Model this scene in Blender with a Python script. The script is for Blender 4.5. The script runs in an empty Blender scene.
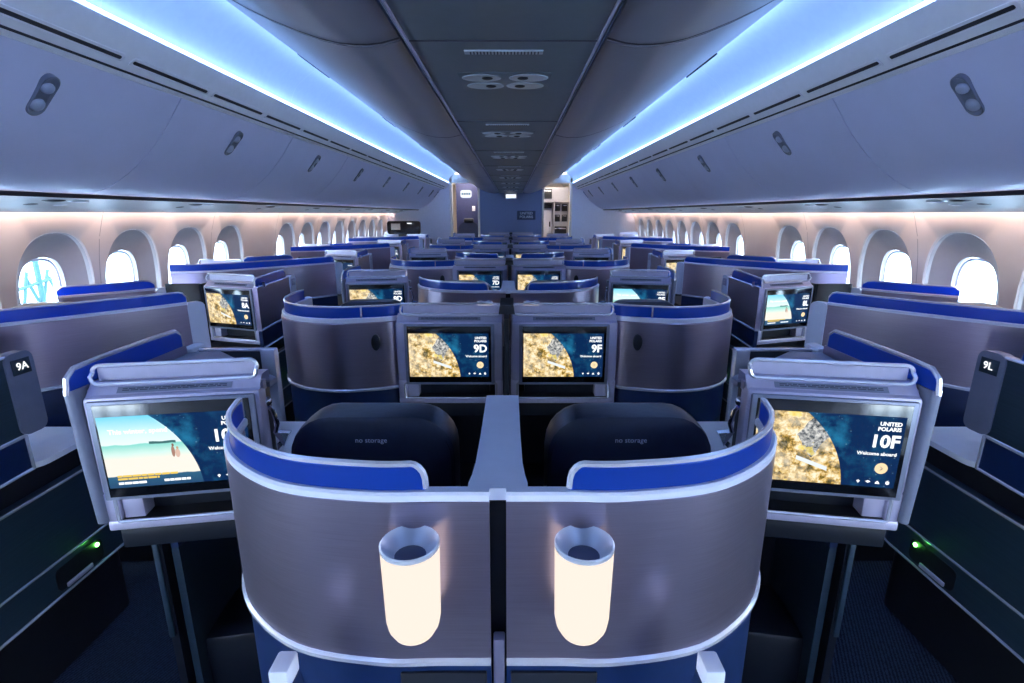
import bpy, bmesh, math, random
from mathutils import Vector, Matrix
R = math.radians
random.seed(7)
SC = bpy.context.scene
COL = SC.collection
P = 2.08                      # length of two seat rows
YEND = 11.05                  # front bulkhead
YREAR = -3.0
ORD = {1: 'first', 2: 'second', 3: 'third', 4: 'fourth', 5: 'fifth', 6: 'sixth', 7: 'seventh',
       8: 'eighth', 9: 'ninth', 10: 'tenth', 11: 'eleventh', 12: 'twelfth', 13: 'thirteenth',
       14: 'fourteenth', 15: 'fifteenth', 16: 'sixteenth', 17: 'seventeenth', 18: 'eighteenth',
       19: 'nineteenth', 20: 'twentieth', 21: 'twenty-first', 22: 'twenty-second', 23: 'twenty-third'}

# ------------------------------------------------------------------ materials
MAT = {}
def new_mat(name):
    m = bpy.data.materials.new(name); m.use_nodes = True
    nt = m.node_tree
    for n in list(nt.nodes): nt.nodes.remove(n)
    out = nt.nodes.new('ShaderNodeOutputMaterial')
    MAT[name] = m
    return m, nt, out
def N(nt, typ, **kw):
    n = nt.nodes.new(typ)
    for k, v in kw.items():
        if k in n.inputs: n.inputs[k].default_value = v
        else: setattr(n, k, v)
    return n
def principled(name, col, rough=0.5, metal=0.0, noise=0.06, scale=(30, 30, 30), bump=0.0, coat=0.0, spec=0.5, rvar=0.0):
    m, nt, out = new_mat(name)
    b = N(nt, 'ShaderNodeBsdfPrincipled', Roughness=rough, Metallic=metal)
    b.inputs['Specular IOR Level'].default_value = spec
    b.inputs['Coat Weight'].default_value = coat
    b.inputs['Coat Roughness'].default_value = 0.12
    tc = N(nt, 'ShaderNodeTexCoord'); mp = N(nt, 'ShaderNodeMapping'); mp.inputs['Scale'].default_value = scale
    nz = N(nt, 'ShaderNodeTexNoise', Scale=1.0, Detail=4.0)
    nt.links.new(tc.outputs['Object'], mp.inputs['Vector']); nt.links.new(mp.outputs[0], nz.inputs['Vector'])
    cr = N(nt, 'ShaderNodeValToRGB')
    lo = [max(0, c * (1 - noise)) for c in col]; hi = [min(1, c * (1 + noise)) for c in col]
    cr.color_ramp.elements[0].color = (*lo, 1); cr.color_ramp.elements[1].color = (*hi, 1)
    cr.color_ramp.elements[0].position = 0.3; cr.color_ramp.elements[1].position = 0.7
    nt.links.new(nz.outputs[0], cr.inputs[0]); nt.links.new(cr.outputs[0], b.inputs['Base Color'])
    if rvar:
        mr = N(nt, 'ShaderNodeMapRange'); mr.inputs['To Min'].default_value = rough - rvar; mr.inputs['To Max'].default_value = rough + rvar
        nt.links.new(nz.outputs[0], mr.inputs['Value']); nt.links.new(mr.outputs[0], b.inputs['Roughness'])
    if bump:
        bp = N(nt, 'ShaderNodeBump', Strength=bump, Distance=0.002)
        nt.links.new(nz.outputs[0], bp.inputs['Height']); nt.links.new(bp.outputs[0], b.inputs['Normal'])
    nt.links.new(b.outputs[0], out.inputs[0])
    return m
def emission(name, col, strength):
    m, nt, out = new_mat(name)
    e = N(nt, 'ShaderNodeEmission', Strength=strength); e.inputs[0].default_value = (*col, 1)
    nt.links.new(e.outputs[0], out.inputs[0]); return m

principled('brushed_metal', (0.40, 0.35, 0.46), 0.30, 0.86, 0.07, (10, 10, 700), 0.04, rvar=0.03)
principled('silver_trim', (0.84, 0.85, 0.95), 0.27, 0.55, 0.03)
principled('pale_plastic', (0.50, 0.475, 0.63), 0.35, 0.25, 0.03)
principled('pale_top', (0.74, 0.76, 0.88), 0.38, 0.0, 0.02)
principled('grey_plastic', (0.22, 0.24, 0.33), 0.4, 0.2, 0.05)
principled('slate_panel', (0.030, 0.055, 0.085), 0.42, 0.3, 0.1, (3, 3, 200), 0.1)
principled('navy_cladding', (0.006, 0.022, 0.09), 0.4, 0.0, 0.1)
principled('dark_plastic', (0.010, 0.013, 0.022), 0.4, 0.0, 0.1)
principled('black_recess', (0.006, 0.007, 0.012), 0.55, 0.0, 0.1)
principled('navy_leather', (0.013, 0.019, 0.042), 0.38, 0.0, 0.15, (60, 60, 60), 0.3)
principled('navy_fabric', (0.02, 0.035, 0.09), 0.8, 0.0, 0.2, (300, 300, 300), 0.4)
principled('rail_haze', (0.44, 0.43, 0.58), 0.35, 0.2, 0.05)
principled('lens_blue', (0.07, 0.09, 0.17), 0.3, 0.2, 0.05)
principled('latch_knob', (0.42, 0.46, 0.62), 0.3, 0.3, 0.05)
principled('latch_grey', (0.20, 0.22, 0.31), 0.3, 0.3, 0.05)
principled('lamp_silver', (0.72, 0.74, 0.82), 0.32, 0.35, 0.02)
principled('white_table', (0.88, 0.88, 0.92), 0.35, 0.0, 0.02)
principled('chrome', (0.75, 0.77, 0.85), 0.12, 1.0, 0.02)
principled('tan_leather', (0.45, 0.36, 0.30), 0.5, 0.0, 0.06)
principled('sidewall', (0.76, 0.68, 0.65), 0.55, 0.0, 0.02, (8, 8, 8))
principled('reveal', (0.40, 0.35, 0.35), 0.55, 0.0, 0.02)  # sidewall tone greyed, window recess shade put into the colour; panel joints share it
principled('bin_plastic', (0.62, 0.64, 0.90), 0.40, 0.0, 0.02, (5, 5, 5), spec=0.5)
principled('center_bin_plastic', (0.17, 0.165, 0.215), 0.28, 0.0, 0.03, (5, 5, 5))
principled('vent_plastic', (0.88, 0.88, 0.98), 0.45, 0.0, 0.02)
principled('soffit_plastic', (0.26, 0.30, 0.33), 0.4, 0.0, 0.04)
principled('service_grey', (0.085, 0.105, 0.135), 0.42, 0.0, 0.05)
principled('service_dish', (0.42, 0.47, 0.54), 0.28, 0.3, 0.04)
principled('ceiling_white', (0.80, 0.82, 0.86), 0.6, 0.0, 0.02)
principled('bulkhead_blue', (0.16, 0.20, 0.36), 0.6, 0.0, 0.15, (60, 60, 60))
principled('entry_blue', (0.035, 0.045, 0.14), 0.6, 0.0, 0.1)
principled('bulkhead_white', (0.66, 0.67, 0.78), 0.5, 0.0, 0.03)
principled('cream_jamb', (0.80, 0.72, 0.62), 0.5, 0.0, 0.03)
principled('galley_grey', (0.45, 0.45, 0.50), 0.35, 0.4, 0.05)
principled('wood_box', (0.40, 0.20, 0.10), 0.6, 0.0, 0.2)
principled('sign_plate', (0.035, 0.05, 0.10), 0.4, 0.2, 0.05)
principled('dark_seam', (0.03, 0.03, 0.05), 0.6, 0.0, 0.1)
principled('apron', (0.55, 0.57, 0.58), 0.9, 0.0, 0.15, (0.3, 0.3, 0.3))
principled('jetty_teal', (0.006, 0.045, 0.05), 0.6, 0.0, 0.1)
principled('terminal_blue', (0.01, 0.09, 0.17), 0.3, 0.0, 0.1)
principled('terminal_white', (0.80, 0.82, 0.83), 0.6, 0.0, 0.05)
emission('led_blue', (0.24, 0.47, 1.0), 2.7)
emission('led_center', (0.24, 0.45, 1.0), 5.0)
emission('led_warm', (1.0, 0.72, 0.60), 5.0)
emission('lamp_glow', (1.0, 0.84, 0.73), 0.175)
emission('galley_light', (1.0, 0.84, 0.68), 3.0)
emission('white_text', (0.95, 0.97, 1.0), 0.209)
emission('cream_button', (1.0, 0.78, 0.48), 0.171)
emission('green_led', (0.15, 1.0, 0.12), 6.0)
emission('exit_sign', (0.85, 0.92, 1.0), 0.19)
emission('amber_text', (1.0, 0.70, 0.15), 0.152)
principled('ink', (0.05, 0.06, 0.10), 0.6)
principled('ink_white', (0.75, 0.78, 0.85), 0.6)

def band_material():
    m, nt, out = new_mat('blue_band')
    b = N(nt, 'ShaderNodeBsdfPrincipled', Roughness=0.28)
    b.inputs['Base Color'].default_value = (0.010, 0.065, 0.42, 1)
    b.inputs['Coat Weight'].default_value = 0.3
    t = N(nt, 'ShaderNodeBsdfTranslucent'); t.inputs[0].default_value = (0.01, 0.20, 0.80, 1)
    tc = N(nt, 'ShaderNodeTexCoord'); nz = N(nt, 'ShaderNodeTexNoise', Scale=6.0)
    mr = N(nt, 'ShaderNodeMapRange'); mr.inputs['To Min'].default_value = 0.32; mr.inputs['To Max'].default_value = 0.42
    nt.links.new(tc.outputs['Object'], nz.inputs['Vector']); nt.links.new(nz.outputs[0], mr.inputs['Value'])
    mx = N(nt, 'ShaderNodeMixShader')
    nt.links.new(mr.outputs[0], mx.inputs[0]); nt.links.new(b.outputs[0], mx.inputs[1]); nt.links.new(t.outputs[0], mx.inputs[2])
    nt.links.new(mx.outputs[0], out.inputs[0])
band_material()

def glass_material():
    m, nt, out = new_mat('window_glass')
    tr = N(nt, 'ShaderNodeBsdfTransparent'); tr.inputs[0].default_value = (0.86, 0.95, 1.0, 1)
    gl = N(nt, 'ShaderNodeBsdfGlossy', Roughness=0.02)
    mx = N(nt, 'ShaderNodeMixShader')
    mx.inputs[0].default_value = 0.05; nt.links.new(tr.outputs[0], mx.inputs[1]); nt.links.new(gl.outputs[0], mx.inputs[2])
    nt.links.new(mx.outputs[0], out.inputs[0])
glass_material()

def carpet_material():
    m, nt, out = new_mat('carpet')
    b = N(nt, 'ShaderNodeBsdfPrincipled', Roughness=0.95)
    tc = N(nt, 'ShaderNodeTexCoord'); mp = N(nt, 'ShaderNodeMapping'); mp.inputs['Rotation'].default_value = (0, 0, R(25))
    wv = N(nt, 'ShaderNodeTexWave', Scale=26.0, Distortion=4.0, Detail=2.0)
    wv.inputs['Detail Scale'].default_value = 6.0
    cr = N(nt, 'ShaderNodeValToRGB')
    cr.color_ramp.elements[0].color = (0.006, 0.010, 0.024, 1); cr.color_ramp.elements[1].color = (0.030, 0.048, 0.09, 1)
    cr.color_ramp.elements[0].position = 0.35; cr.color_ramp.elements[1].position = 0.75
    nt.links.new(tc.outputs['Object'], mp.inputs[0]); nt.links.new(mp.outputs[0], wv.inputs['Vector'])
    nt.links.new(wv.outputs[0], cr.inputs[0]); nt.links.new(cr.outputs[0], b.inputs['Base Color'])
    bp = N(nt, 'ShaderNodeBump', Strength=0.6, Distance=0.004)
    nt.links.new(wv.outputs[0], bp.inputs['Height']); nt.links.new(bp.outputs[0], b.inputs['Normal'])
    nt.links.new(b.outputs[0], out.inputs[0])
carpet_material()

def math_node(nt, op, a, b=None, clamp=False):
    n = nt.nodes.new('ShaderNodeMath'); n.operation = op; n.use_clamp = clamp
    for i, v in enumerate((a, b)):
        if v is None: continue
        if isinstance(v, (int, float)): n.inputs[i].default_value = v
        else: nt.links.new(v, n.inputs[i])
    return n.outputs[0]
def mixc(nt, f, a, b):
    n = nt.nodes.new('ShaderNodeMix'); n.data_type = 'RGBA'
    if isinstance(f, (int, float)): n.inputs[0].default_value = f
    else: nt.links.new(f, n.inputs[0])
    for i, v in ((6, a), (7, b)):
        if isinstance(v, tuple): n.inputs[i].default_value = (*v, 1)
        else: nt.links.new(v, n.inputs[i])
    return n.outputs[2]
def ramp(nt, f, stops, interp='LINEAR'):
    c = nt.nodes.new('ShaderNodeValToRGB'); c.color_ramp.interpolation = interp
    el = c.color_ramp.elements
    while len(el) < len(stops): el.new(0.5)
    for e, (p, col) in zip(el, stops): e.position = p; e.color = (*col, 1)
    nt.links.new(f, c.inputs[0]); return c.outputs[0]
def screen_material(name, beach):
    """a lit seat-back display: picture inside a big disc at the left, starry blue on the right (UV: u 0..1.78, v 0..1)"""
    m, nt, out = new_mat(name)
    uv = N(nt, 'ShaderNodeUVMap'); uv.uv_map = 'UVMap'
    sp = N(nt, 'ShaderNodeSeparateXYZ'); nt.links.new(uv.outputs[0], sp.inputs[0])
    u, v = sp.outputs[0], sp.outputs[1]
    du = math_node(nt, 'ADD', u, 0.25); dv = math_node(nt, 'ADD', v, 0.10)
    d = math_node(nt, 'SQRT', math_node(nt, 'ADD', math_node(nt, 'MULTIPLY', du, du), math_node(nt, 'MULTIPLY', dv, dv)))
    disc = math_node(nt, 'LESS_THAN', d, 1.394)
    nz = N(nt, 'ShaderNodeTexNoise', Scale=2.2, Detail=6.0, Roughness=0.6); nt.links.new(uv.outputs[0], nz.inputs['Vector'])
    glow = math_node(nt, 'MULTIPLY', math_node(nt, 'SUBTRACT', nz.outputs[0], 0.48), 4.5, True)
    fall = math_node(nt, 'SUBTRACT', 1.0, math_node(nt, 'MULTIPLY', math_node(nt, 'SUBTRACT', u, 0.9), 1.1), True)
    sky = mixc(nt, math_node(nt, 'MULTIPLY', glow, fall), (0.003, 0.022, 0.085), (0.02, 0.22, 0.42))
    vo = N(nt, 'ShaderNodeTexVoronoi', Scale=16.0); nt.links.new(uv.outputs[0], vo.inputs['Vector'])
    st = math_node(nt, 'LESS_THAN', vo.outputs['Distance'], 0.10)
    sky = mixc(nt, math_node(nt, 'MULTIPLY', st, 0.6), sky, (0.5, 0.8, 1.0))
    if beach:
        wob = N(nt, 'ShaderNodeTexNoise', Scale=5.0, Detail=3.0); nt.links.new(uv.outputs[0], wob.inputs['Vector'])
        vv = math_node(nt, 'ADD', v, math_node(nt, 'MULTIPLY', math_node(nt, 'SUBTRACT', wob.outputs[0], 0.5), 0.05))
        pic = ramp(nt, vv, [(0.0, (0.02, 0.07, 0.16)), (0.16, (0.03, 0.12, 0.22)), (0.17, (0.90, 0.86, 0.76)), (0.40, (0.90, 0.86, 0.76)),
                            (0.47, (0.66, 0.90, 0.82)), (0.60, (0.25, 0.70, 0.62)), (0.615, (0.80, 0.95, 0.95)), (0.78, (0.62, 0.90, 0.97)), (1.0, (0.18, 0.68, 0.90))])
        # a low dark headland on the horizon and two small figures
        hx = math_node(nt, 'MULTIPLY', math_node(nt, 'LESS_THAN', math_node(nt, 'ABSOLUTE', math_node(nt, 'SUBTRACT', u, 0.72)), 0.16),
                       math_node(nt, 'LESS_THAN', math_node(nt, 'ABSOLUTE', math_node(nt, 'SUBTRACT', vv, 0.615)), 0.018))
        pic = mixc(nt, hx, pic, (0.06, 0.16, 0.16))
        for cx, cy, rx, ry, c in ((0.83, 0.47, 0.022, 0.075, (0.40, 0.22, 0.16)), (0.882, 0.445, 0.030, 0.06, (0.72, 0.50, 0.40)), (0.836, 0.56, 0.014, 0.022, (0.25, 0.14, 0.10)), (0.886, 0.52, 0.014, 0.022, (0.55, 0.38, 0.22))):
            ex = math_node(nt, 'DIVIDE', math_node(nt, 'SUBTRACT', u, cx), rx); ey = math_node(nt, 'DIVIDE', math_node(nt, 'SUBTRACT', vv, cy), ry)
            e = math_node(nt, 'LESS_THAN', math_node(nt, 'ADD', math_node(nt, 'MULTIPLY', ex, ex), math_node(nt, 'MULTIPLY', ey, ey)), 1.0)
            pic = mixc(nt, e, pic, c)
    else:
        n1 = N(nt, 'ShaderNodeTexNoise', Scale=6.5, Detail=9.0, Roughness=0.72); nt.links.new(uv.outputs[0], n1.inputs['Vector'])
        pic = ramp(nt, n1.outputs[0], [(0.36, (0.02, 0.025, 0.008)), (0.45, (0.20, 0.14, 0.03)), (0.49, (0.55, 0.32, 0.06)), (0.53, (0.85, 0.62, 0.24)),
                                       (0.58, (0.95, 0.86, 0.62)), (0.70, (1.0, 0.96, 0.86))])
        n4 = N(nt, 'ShaderNodeTexNoise', Scale=2.6, Detail=5.0, Roughness=0.7); nt.links.new(uv.outputs[0], n4.inputs['Vector'])
        lite = math_node(nt, 'MULTIPLY', math_node(nt, 'SUBTRACT', math_node(nt, 'SUBTRACT', n4.outputs[0], math_node(nt, 'MULTIPLY', u, 0.10)), 0.36), 4.5, True)
        pic = mixc(nt, math_node(nt, 'MULTIPLY', lite, 0.6), pic, (1.0, 0.88, 0.66))
        n2 = N(nt, 'ShaderNodeTexNoise', Scale=3.2, Detail=4.0); nt.links.new(uv.outputs[0], n2.inputs['Vector'])
        n3 = N(nt, 'ShaderNodeTexNoise', Scale=15.0, Detail=5.0, Roughness=0.7); nt.links.new(uv.outputs[0], n3.inputs['Vector'])
        rock = ramp(nt, n3.outputs[0], [(0.38, (0.03, 0.04, 0.05)), (0.5, (0.35, 0.36, 0.36)), (0.62, (0.75, 0.74, 0.70))])
        ru = math_node(nt, 'ABSOLUTE', math_node(nt, 'SUBTRACT', u, 0.72)); rv = math_node(nt, 'ABSOLUTE', math_node(nt, 'SUBTRACT', v, 0.68))
        rm = math_node(nt, 'SUBTRACT', 1.0, math_node(nt, 'ADD', math_node(nt, 'MULTIPLY', ru, 3.4), math_node(nt, 'MULTIPLY', rv, 2.2)), True)
        rm = math_node(nt, 'GREATER_THAN', math_node(nt, 'ADD', rm, math_node(nt, 'MULTIPLY', n2.outputs[0], 0.6)), 0.62)
        pic = mixc(nt, rm, pic, rock)
        yel = math_node(nt, 'GREATER_THAN', n2.outputs[0], 0.62)
        pic = mixc(nt, math_node(nt, 'MULTIPLY', yel, 0.55), pic, (0.95, 0.72, 0.05))
        ex = math_node(nt, 'LESS_THAN', math_node(nt, 'ABSOLUTE', math_node(nt, 'ADD', math_node(nt, 'SUBTRACT', v, 0.29), math_node(nt, 'MULTIPLY', math_node(nt, 'SUBTRACT', u, 0.72), 0.35))), 0.03)
        ey = math_node(nt, 'LESS_THAN', math_node(nt, 'ABSOLUTE', math_node(nt, 'SUBTRACT', u, 0.74)), 0.2)
        pic = mixc(nt, math_node(nt, 'MULTIPLY', ex, ey), pic, (0.80, 0.86, 0.88))
    col = mixc(nt, disc, sky, pic)
    e = N(nt, 'ShaderNodeEmission', Strength=0.18); nt.links.new(col, e.inputs[0])
    g = N(nt, 'ShaderNodeBsdfGlossy', Roughness=0.1); g.inputs[0].default_value = (0.04, 0.04, 0.05, 1)
    a = N(nt, 'ShaderNodeAddShader'); nt.links.new(e.outputs[0], a.inputs[0]); nt.links.new(g.outputs[0], a.inputs[1])
    nt.links.new(a.outputs[0], out.inputs[0])
screen_material('screen_forest', False)
screen_material('screen_beach', True)
m_, nt_, out_ = new_mat('black_glass')
b_ = N(nt_, 'ShaderNodeBsdfPrincipled', Roughness=0.12); b_.inputs['Base Color'].default_value = (0.004, 0.005, 0.008, 1)
nt_.links.new(b_.outputs[0], out_.inputs[0])

# ------------------------------------------------------------------ mesh builder
class MB:
    def __init__(self): self.v = []; self.f = []; self.uv = None
    def add(self, vs, fs):
        o = len(self.v); self.v += [tuple(p) for p in vs]; self.f += [tuple(i + o for i in f) for f in fs]; return self
    def box(self, x0, x1, y0, y1, z0, z1, bev=0.0, seg=2):
        if bev <= 0:
            vs = [(x, y, z) for z in (z0, z1) for y in (y0, y1) for x in (x0, x1)]
            return self.add(vs, [(0, 2, 3, 1), (4, 5, 7, 6), (0, 1, 5, 4), (2, 6, 7, 3), (0, 4, 6, 2), (1, 3, 7, 5)])
        bm = bmesh.new(); bmesh.ops.create_cube(bm, size=1.0)
        for q in bm.verts: q.co = Vector(((x0 + x1) / 2 + q.co.x * (x1 - x0), (y0 + y1) / 2 + q.co.y * (y1 - y0), (z0 + z1) / 2 + q.co.z * (z1 - z0)))
        bmesh.ops.bevel(bm, geom=list(bm.edges), offset=bev, segments=seg, profile=0.5, affect='EDGES')
        return self.bm(bm)
    def bm(self, bm, mat=None):
        bm.verts.index_update()
        vs = [(mat @ q.co if mat else q.co.copy()) for q in bm.verts]
        self.add(vs, [[q.index for q in f.verts] for f in bm.faces]); bm.free(); return self
    def loft(self, loops, closed=True, cap0=False, cap1=False, wrap=False):
        n = len(loops[0]); o = len(self.v)
        for L in loops: self.v += [tuple(p) for p in L]
        m = len(loops)
        for i in range(m if wrap else m - 1):
            j = (i + 1) % m
            for k in range(n if closed else n - 1):
                l = (k + 1) % n
                self.f.append((o + i * n + k, o + i * n + l, o + j * n + l, o + j * n + k))
        if cap0: self.f.append(tuple(o + k for k in reversed(range(n))))
        if cap1: self.f.append(tuple(o + (m - 1) * n + k for k in range(n)))
        return self
    def prism(self, poly, z0, z1):
        return self.loft([[(x, y, z0) for x, y in poly], [(x, y, z1) for x, y in poly]], True, True, True)
    def extrude_y(self, prof, y0, y1, cap=True):      # closed (x,z) profile along y
        return self.loft([[(x, y0, z) for x, z in prof], [(x, y1, z) for x, z in prof]], True, cap, cap)
    def tube(self, path, r, closed=False, n=8):
        pts = [Vector(p) for p in path]; m = len(pts); loops = []; up = None
        for i, p in enumerate(pts):
            a = pts[(i - 1) % m] if (closed or i > 0) else p; b = pts[(i + 1) % m] if (closed or i < m - 1) else p
            t = (b - a).normalized()
            if up is None:
                up = Vector((0, 0, 1)) if abs(t.z) < 0.9 else Vector((0, 1, 0))
            s = t.cross(up).normalized(); up = s.cross(t).normalized()
            loops.append([p + r * (math.cos(2 * math.pi * k / n) * s + math.sin(2 * math.pi * k / n) * up) for k in range(n)])
        return self.loft(loops, True, not closed, not closed, closed)
    def ribbon(self, path, z0, z1, t, off=0.0):
        """a wall of thickness t along a plan path; z0/z1 numbers or per-point lists; off moves it sideways (left of travel +)"""
        m = len(path); loops = []
        for i, p in enumerate(path):
            a = path[max(i - 1, 0)]; b = path[min(i + 1, m - 1)]
            tx, ty = b[0] - a[0], b[1] - a[1]; l = math.hypot(tx, ty); nx, ny = -ty / l, tx / l
            A = z0[i] if isinstance(z0, (list, tuple)) else z0; B = z1[i] if isinstance(z1, (list, tuple)) else z1
            o1, o2 = off - t / 2, off + t / 2; e = min(t * 0.3, 0.004)
            q = lambda o, z: (p[0] + nx * o, p[1] + ny * o, z)
            loops.append([q(o1, A), q(o2, A), q(o2, B - e), q(o2 - e, B), q(o1 + e, B), q(o1, B - e)])
        return self.loft(loops, True, True, True)
    def lathe(self, prof, c=(0, 0, 0), n=24, top=True, bot=True):
        loops = [[(c[0] + r * math.cos(2 * math.pi * k / n), c[1] + r * math.sin(2 * math.pi * k / n), c[2] + z) for k in range(n)] for r, z in prof]
        return self.loft(loops, True, bot, top)
    def ellipsoid(self, c, r, n=16, m=10, mat=None):
        bm = bmesh.new(); bmesh.ops.create_uvsphere(bm, u_segments=n, v_segments=m, radius=1.0)
        M = Matrix.Translation(c) @ Matrix.Diagonal((*r, 1)) if mat is None else mat
        return self.bm(bm, M)

def rrect(x0, x1, y0, y1, r, n=5):
    pts = []
    for cx, cy, a0 in ((x1 - r, y0 + r, -90), (x1 - r, y1 - r, 0), (x0 + r, y1 - r, 90), (x0 + r, y0 + r, 180)):
        for i in range(n + 1):
            a = R(a0 + 90 * i / n); pts.append((cx + r * math.cos(a), cy + r * math.sin(a)))
    return pts
def smooth_path(pts, n=6):
    out = []
    for i in range(len(pts) - 1):
        p0 = pts[max(i - 1, 0)]; p1 = pts[i]; p2 = pts[i + 1]; p3 = pts[min(i + 2, len(pts) - 1)]
        for k in range(n):
            t = k / n
            out.append(tuple(0.5 * ((2 * b) + (-a + c) * t + (2 * a - 5 * b + 4 * c - d) * t * t + (-a + 3 * b - 3 * c + d) * t ** 3) for a, b, c, d in zip(p0, p1, p2, p3)))
    out.append(tuple(pts[-1])); return out

CACHE = {}
def make_mesh(key, mb, side, origin, mat, smooth):
    vs = [((x * side) - origin[0], y - origin[1], z - origin[2]) for x, y, z in mb.v]
    fs = [tuple(reversed(f)) for f in mb.f] if side < 0 else mb.f
    me = bpy.data.meshes.new(key); me.from_pydata(vs, [], fs)
    bm = bmesh.new(); bm.from_mesh(me)
    bmesh.ops.remove_doubles(bm, verts=bm.verts, dist=1e-6)
    bmesh.ops.recalc_face_normals(bm, faces=bm.faces)
    bm.to_mesh(me); bm.free()
    if smooth:
        me.polygons.foreach_set('use_smooth', [True] * len(me.polygons)); me.set_sharp_from_angle(angle=R(38))
    me.materials.append(MAT[mat]); me.update()
    return me

class Thing:
    """a top-level Empty at the thing's base; parts are added with coordinates of the row-pair frame (left hand side),
    mirrored for side=-1.  origin: base point in that frame; dy: where this row pair stands."""
    def __init__(self, name, label, cat, origin=(0, 0, 0), side=1, dy=0.0, rz=0.0, group=None, key=None):
        self.side = side; self.key = (key or name, side)
        self.o = (origin[0] * side, origin[1], origin[2])
        e = bpy.data.objects.new(name, None); COL.objects.link(e); e.empty_display_size = 0.05
        e.location = (self.o[0], self.o[1] + dy, self.o[2]); e.rotation_euler = (0, 0, rz * side)
        e['label'] = label; e['category'] = cat
        if group: e['group'] = group
        self.e = e; self.loc = rz != 0.0
    def part(self, name, fn, mat, parent=None, smooth=True, label=None, tag=''):
        k = self.key + (name, tag, mat)
        if k not in CACHE:
            mb = MB(); fn(mb)
            CACHE[k] = make_mesh(name, mb, self.side, self.o, mat, smooth)
        o = bpy.data.objects.new(name, CACHE[k]); COL.objects.link(o); o.parent = parent or self.e
        if label: o['label'] = label
        return o
    def text(self, name, body, p, size, mat, parent=None, align='LEFT', rx=90.0, rz=0.0, bold=0.0, label=None, depth=0.0003):
        """p in the row-pair frame (left hand side); mirrored in x for side=-1 (letters stay readable)"""
        c = bpy.data.curves.new(name, 'FONT'); c.body = body; c.size = size; c.align_x = align; c.align_y = 'CENTER'
        c.extrude = depth; c.offset = bold; c.resolution_u = 3
        k = ('text', body, size, align, bold, depth, mat)
        if k not in CACHE:
            tmp = bpy.data.objects.new('text_tmp', c); COL.objects.link(tmp)
            me = bpy.data.meshes.new_from_object(tmp.evaluated_get(bpy.context.evaluated_depsgraph_get()))
            me.name = name; me.materials.clear(); me.materials.append(MAT[mat]); CACHE[k] = me
            bpy.data.objects.remove(tmp)
        bpy.data.curves.remove(c)
        o = bpy.data.objects.new(name, CACHE[k]); COL.objects.link(o); o.parent = parent or self.e
        o.location = (p[0] * self.side - self.o[0], p[1] - self.o[1], p[2] - self.o[2])
        o.rotation_euler = (R(rx), 0, R(rz) * self.side)
        if label: o['label'] = label
        return o

def single(name, fn, mat, label, cat, side=1, dy=0.0, group=None, key=None, smooth=True, kind=None, origin=(0, 0, 0)):
    k = ((key or name), side, 'single')
    o_ = (origin[0] * side, origin[1], origin[2])
    if k not in CACHE:
        mb = MB(); fn(mb); CACHE[k] = make_mesh(name, mb, side, o_, mat, smooth)
    o = bpy.data.objects.new(name, CACHE[k]); COL.objects.link(o); o.location = (o_[0], o_[1] + dy, o_[2])
    if kind: o['kind'] = kind
    else: o['label'] = label; o['category'] = cat
    if group: o['group'] = group
    return o
def structure(name, fn, mat, side=1, smooth=True, parent=None):
    mb = MB(); fn(mb)
    o = bpy.data.objects.new(name, make_mesh(name, mb, side, (0, 0, 0), mat, smooth)); COL.objects.link(o)
    if parent: o.parent = parent
    else: o['kind'] = 'structure'
    return o

SEAT_C = {1: 'D', -1: 'F'}; SEAT_W = {1: 'A', -1: 'L'}
ROWTXT = lambda n: ORD[n] + ' row from the bulkhead'

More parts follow.
